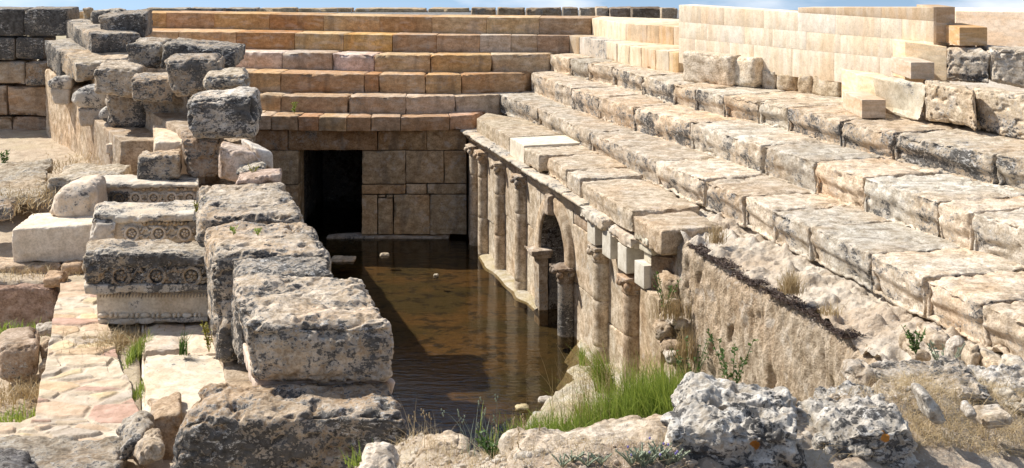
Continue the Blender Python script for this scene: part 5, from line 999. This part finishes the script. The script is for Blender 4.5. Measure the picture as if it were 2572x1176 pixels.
def leafy(c, h, n, ls, seed, spread=.35, stems=5):
    r_ = random.Random(seed); V = []; Q = []
    def leaf(p, d, s):
        d = d / (np.linalg.norm(d) + 1e-9); sd2 = np.cross(d, [r_.uniform(-1, 1), r_.uniform(-1, 1), 1.0]); sd2 /= np.linalg.norm(sd2) + 1e-9
        b0 = len(V); V.extend([p, p + d * s * .5 + sd2 * s * .28, p + d * s, p + d * s * .5 - sd2 * s * .28]); Q.append([b0, b0 + 1, b0 + 2, b0 + 3])
    gs = []
    for k in range(stems):
        a = r_.uniform(0, 6.28); l = h * r_.uniform(.6, 1); tip = np.array(c) + [math.cos(a) * spread * l, math.sin(a) * spread * l * .6, l]
        mid = (np.array(c) + tip) / 2 + [0, 0, l * .08]; pts = [np.array(c, float), mid, tip]; gs.append(tube(resample(pts, 6), .004, 4))
        for i in range(n // stems):
            t = r_.uniform(.12, 1); p = (1 - t) ** 2 * np.array(c) + 2 * t * (1 - t) * mid + t * t * tip
            leaf(p, np.array([r_.uniform(-1, 1), r_.uniform(-1, 1), r_.uniform(-.1, .8)]), ls * r_.uniform(.6, 1.2))
    gs.append((np.array(V), np.array(Q))); return join(gs)
def veg(name, geo, mat, label, cat='plant', group=None, kind=None): return obj(name, geo, mat, None, smooth=False, label=label, cat=cat, group=group, kind=kind)
cl = []
for (x, y, D, rx, ry, n) in [(1640, 1085, 15.9, .45, .5, 1500), (1560, 1095, 16.0, .5, .4, 1300), (1470, 1110, 15.8, .5, .3, 1200), (1375, 1120, 15.7, .6, .4, 1200), (1690, 1075, 15.6, .2, .4, 420)]:
    cl.append(disc(P(x, y, D), rx, ry, n, x))
gs = [blades(cl[0], .5, 1.0, .42, .012, 1, (-.02, 0)), blades(cl[1], .35, .75, .45, .011, 2), blades(cl[2], .2, .42, .5, .010, 3), blades(cl[3], .2, .42, .5, .010, 4), blades(cl[4], .4, .85, .4, .011, 5)]
veg('grass', join(gs), V_GREEN, 'bright green long grass at the near right corner of the pool', 'grass', None, 'stuff')
veg('grass_tuft', blades(disc(P(1522, 985, 17.6), .12, .10, 420, 11), .35, .75, .30, .010, 12, (-.35, -.1)), V_GREEN, 'spray of green grass leaning left against the foot of the colonnade', 'grass')
veg('grass_tuft', blades(disc(P(1468, 1062, 16.8), .10, .10, 220, 13), .2, .36, .4, .010, 14), V_GREEN, 'small round tuft of grass on the mineral bank', 'grass')
veg('grass_tuft', blades(disc(P(1462, 915, 19.3), .05, .1, 90, 15), .15, .35, .3, .012, 16), V_GREEN, 'narrow grass tuft at the waterline under the fourth half column', 'grass')
veg('tall_stalks', join([blades(disc(P(1560, 1060, 16.3), .9, .3, 200, 21), .7, 1.2, .30, .007, 22), blades(disc(P(1590, 1100, 15.9), .8, .4, 500, 23), .15, .6, .6, .009, 24)]), V_DRY, 'thin pale seed stalks standing above the green grass', 'grass', None, 'stuff')
def tp(x, y):                    # terrain point of the foreground seen at this photo pixel
    g_ = FGRID[14:] if False else FGRID[:, 13:].reshape(-1, 3); u = g_[:, 0] / g_[:, 1] * F + CX; v = (EZ - g_[:, 2]) / g_[:, 1] * F + YH
    return g_[np.argmin((u - x) ** 2 + (v - y) ** 2)]
def stalks(px, seed, mat, label, hmin=.12, hmax=.3, n=12, w=.004, sp=.06):
    x, y, D = px; b = disc(tp(x, y), sp, .05, n, seed); g = blades(b, hmin, hmax, .35, w, seed + 1, segs=5); r_ = random.Random(seed); gs = [g]
    tips = g[0].reshape(n, 6, 2, 3)[:, -1].mean(1)
    for tpt in tips[::2]:
        for k in range(4): gs.append(ball(tpt + np.array([r_.uniform(-.012, .012), 0, -k * .012]), .004, .004, .008))
    return veg('dry_stalks', join(gs), mat, label, 'dry grass', 'dry stalks along the foreground edge')
stalks((1085, 1125, 8.4), 31, V_DRY, 'bent dry seed stalks beside the huge bottom block, over dark water', .15, .32, 9)
stalks((1040, 1105, 8.9), 33, V_DRY, 'single thin dry stalks touching the right edge of the huge bottom block', .18, .42, 5, .004, .03)
stalks((1215, 1140, 7.3), 35, V_GREY, 'tall wispy grey green stalks in front of the pool corner', .15, .38, 22, .004, .14)
stalks((1290, 1130, 7.1), 37, V_DRY, 'dry branching stalks left of the long rock ledge', .12, .30, 18, .003, .12)
veg('leafy_weed', leafy(tp(1235, 1150), .14, 200, .03, 41, .9, 14), V_DARK, 'dark green low weed at the bottom edge of the pool')
veg('leafy_weed', join([leafy(tp(1640 + dx_, 1166 + dy_), .09, 150, .016, 43 + dx_, 1.0, 12) for dx_, dy_ in [(-60, 4), (-35, -6), (-5, 2), (20, -8), (38, 6), (-20, 10), (60, -2)]]), V_GREY, 'grey green bushy weed with lilac flowers at the bottom edge')
veg('leafy_weed', join([leafy(tp(1460 + dx_, 1168 + dy_), .06, 80, .013, 44 + dx_, 1.2, 9) for dx_, dy_ in [(-50, 4), (-20, -4), (15, 4), (48, -2)]]), V_GREY, 'low grey green weed at the bottom edge, left of the flowering one')
fl_ = []; r_ = random.Random(9)
for k in range(9): c = tp(1640, 1165) + np.array([r_.uniform(-.18, .15), r_.uniform(-.1, .1), r_.uniform(.07, .14)]); fl_.append(ball(c, .006, .006, .008))
veg('flowers', join(fl_), V_LILAC, 'tiny lilac flowers above the grey green weed', 'flowers', None, 'stuff')
veg('grass_tuft', blades(disc(tp(905, 1172), .10, .08, 60, 45), .08, .2, .6, .008, 46), V_GREEN, 'green grass tuft at the foot of the huge bottom block', 'grass')
veg('leafy_weed', leafy(P(1838, 1010, 12.9), .75, 230, .055, 47, .35, 6), V_DARK, 'round leaved climbing weed on the earth wall')
veg('leafy_weed', leafy(P(2300, 890, 11.3), .28, 150, .045, 49, .5, 7), V_DARK, 'leafy green weed under the overhang of the near seats')
veg('leafy_weed', leafy(P(2375, 965, 9.9), .38, 160, .04, 51, .45, 9), V_GREY, 'grey green weed between the rubble stones and the flat rock')
veg('leafy_weed', leafy(P(1672, 790, 16.7), .6, 130, .05, 53, .4, 7), V_DARK, 'scrubby weed growing in the crumbling corner, upper part')
veg('leafy_weed', leafy(P(1735, 985, 15.8), .7, 130, .05, 55, .5, 7), V_DARK, 'scrubby weed growing in the crumbling corner, lower part')
veg('dry_grass', join([blades(disc(P(1690, 800, 16.6), .25, .1, 130, 57), .2, .5, .5, .010, 58), blades(disc(P(1725, 900, 16.3), .2, .1, 130, 59), .2, .55, .5, .010, 60), blades(disc(P(1740, 980, 16.0), .25, .1, 120, 61), .2, .5, .5, .010, 62)]), V_DRY, 'dry straw hanging in the crumbling corner', 'dry grass', None, 'stuff')
veg('dry_tuft', blades(disc(P(1985, 735, 14.0), .12, .1, 260, 63), .12, .34, .6, .009, 64), V_DRY, 'straw coloured tuft in the middle of the eroded ledge', 'dry grass')
veg('dry_tuft', blades(disc(P(1800, 610, 16.4), .12, .1, 130, 65), .12, .36, .5, .009, 66), V_DRY, 'straw tuft just behind the last bench block', 'dry grass')
veg('dry_tuft', blades(disc(P(2085, 790, 13.0), .14, .1, 90, 67), .06, .2, .6, .008, 68), V_DRY, 'faint straw tuft lower on the ledge', 'dry grass')
# dark dried moss along the ledge edge
k_ = (np.arange(len(TP)) / len(TP)); ms = []
r_ = np.random.RandomState(5)
for _ in range(5200):
    i = r_.randint(40, 235); q = r_.rand()
    if vnoise(np.array([[i * .055, 3.1, 0]]))[0] < .38: continue
    ms.append(TP[i] - on[i] * (q * q * .20 + .02 * r_.randn() - .01) + np.array([0, 0, .0 + .04 * vnoise(np.array([[i * .1, q * 3, 0]]))[0]]))
veg('moss', blades(np.array(ms), .012, .035, 2.2, .022, 71, segs=2), V_MOSS, 'dark brown dried moss along the brink of the earth wall', 'moss', None, 'stuff')
# weeds on stones at left
veg('grass_tuft', blades(disc(P(345, 895, 13.0), .05, .35, 380, 81), .06, .2, .5, .010, 82), V_GREEN, 'green tuft beside the upper end of the thin upright slab', 'grass')
veg('grass_tuft', blades(disc(P(347, 1000, 11.9), .05, .4, 300, 83), .05, .15, .5, .010, 84), V_GREEN, 'green tufts beside the near end of the thin upright slab', 'grass')
veg('grass_tuft', blades(disc(P(460, 890, 12.7), .04, .05, 60, 85), .1, .3, .3, .009, 86), V_DARK, 'thin green tuft in the crack between two slabs', 'grass')
veg('leafy_weed', leafy(P(525, 885, 12.75), .42, 140, .04, 87, .25, 5), V_YEL, 'upright yellow green weed against the tall block')
veg('leafy_weed', leafy(P(498, 548, 15.2), .25, 120, .035, 89, .35, 7), V_YEL, 'yellow plant in the gap beside the middle carved block')
veg('leafy_weed', leafy(P(636, 440, 16.1), .14, 90, .03, 91, .6, 7), V_YEL, 'yellow green weed on the small rounded grey stone')
veg('leafy_weed', leafy(P(587, 590, 12.6), .10, 26, .04, 93, .5, 4), V_GREEN, 'left small seedling on the tall block', 'plant', 'seedlings on the tall block')
veg('leafy_weed', leafy(P(648, 592, 12.6), .10, 26, .04, 95, .5, 4), V_GREEN, 'right small seedling on the tall block', 'plant', 'seedlings on the tall block')
veg('leafy_weed', leafy(P(739, 286, 28.3), .30, 60, .06, 97, .2, 4), V_GREEN, 'green weed growing on the fifth back seat row')
veg('leafy_weed', leafy(P(12, 415, 22.9), .30, 90, .07, 99, .5, 6), V_DARK, 'green bush at the left edge beside the edging stones')
veg('grass', join([blades(disc(P(45, 838, 14.9), .8, .25, 500, 101), .04, .14, .6, .012, 102)]), V_GREEN, 'green grass at the foot of the pinkish rubble wall', 'grass', None, 'stuff')
veg('grass', join([blades(disc(P(20, 1060, 12.4), .6, .25, 380, 103), .04, .14, .6, .012, 104)]), V_GREEN, 'green grass in the sunken area at the left frame edge', 'grass', None, 'stuff')
dg = [blades(disc(P(60, 1000, 13.0), .7, .3, 700, 105), .05, .2, 1.1, .010, 106), blades(disc(P(285, 865, 13.3), .35, .4, 800, 107), .05, .16, 1.4, .010, 108), blades(disc(P(60, 690, 16.0), .9, .3, 220, 109), .05, .15, 1.0, .010, 110), blades(disc(P(90, 500, 18.0), .8, 1.2, 500, 111), .04, .14, 1.2, .012, 112), blades(disc(P(150, 420, 21.5), .8, 1.2, 400, 113), .05, .15, 1.2, .012, 114)]
veg('dry_grass', join(dg), V_DRY, 'patchy dry straw over the ground at the left', 'dry grass', None, 'stuff')
# foreground straw, laid on the terrain between the edge and the frame bottom
r_ = np.random.RandomState(77); Fg = FGRID
def on_terrain(pxa, pxb, n, f0=14, f1=90):
    out = []
    while len(out) < n:
        i, j = r_.randint(0, 360), r_.randint(f0, f1); p = Fg[i, j]; x = p[0] / p[1] * F + CX
        if pxa < x < pxb: out.append(p + r_.normal(0, .012, 3) * [1, 1, .2])
    return np.array(out)
st = [blades(on_terrain(2250, 2620, 5200), .02, .10, 2.4, .0035, 121), blades(on_terrain(2300, 2620, 90), .2, .45, 2.2, .004, 122, segs=6), blades(on_terrain(960, 1260, 1500), .02, .10, 2.0, .0035, 123), blades(on_terrain(1260, 1700, 1200), .02, .08, 1.8, .003, 124), blades(on_terrain(2040, 2250, 500), .03, .12, 1.8, .0035, 125)]
veg('dry_grass', join(st), V_DRY, 'matted dry straw covering the foreground ground', 'dry grass', None, 'stuff')
veg('dry_grass', blades(np.concatenate([disc(P(1650, 66, 30.5), 1.2, .8, 500, 131), disc(P(1560, 58, 32), 1.2, .8, 200, 132)]), .05, .18, .9, .02, 133), V_DRY, 'dry grass between the top row and the rubble behind', 'dry grass', None, 'stuff')
pc = np.concatenate([on_terrain(900, 1720, 420, 12, 60), on_terrain(1700, 2620, 260, 12, 60)]); gs = []
for c in pc:
    s_ = .008 + .03 * r_.rand() ** 3; v_, q_ = ball(c, s_, s_ * .8, s_ * .6); v_ = v_ + s_ * .5 * (np.stack([vnoise(v_ / s_ * .9 + 7 * k, k) for k in range(3)], 1) - .5); gs.append((v_, q_))
veg('pebbles', join(gs), G_LEDGE, 'small pale pebbles strewn over the foreground ground', 'pebbles', None, 'stuff')
for x in (848, 883, 1412):
    p0 = P(x, 34, 36.5); obj('grey_post', tube([p0 + [0, 0, -.15], P(x, 21, 36.5)], .012, 6), newmat('x') if False else M_NEW, None, (.4, .4, .4), 0, label={848: 'left thin grey post', 883: 'right thin grey post', 1412: 'lone thin grey post'}[x] + (' of the pair behind the top row' if x < 900 else ' at the gravel behind the top row'), cat='post', group='thin posts behind the top row')
for o in EMPT:
    if '_o' in o: del o['_o']
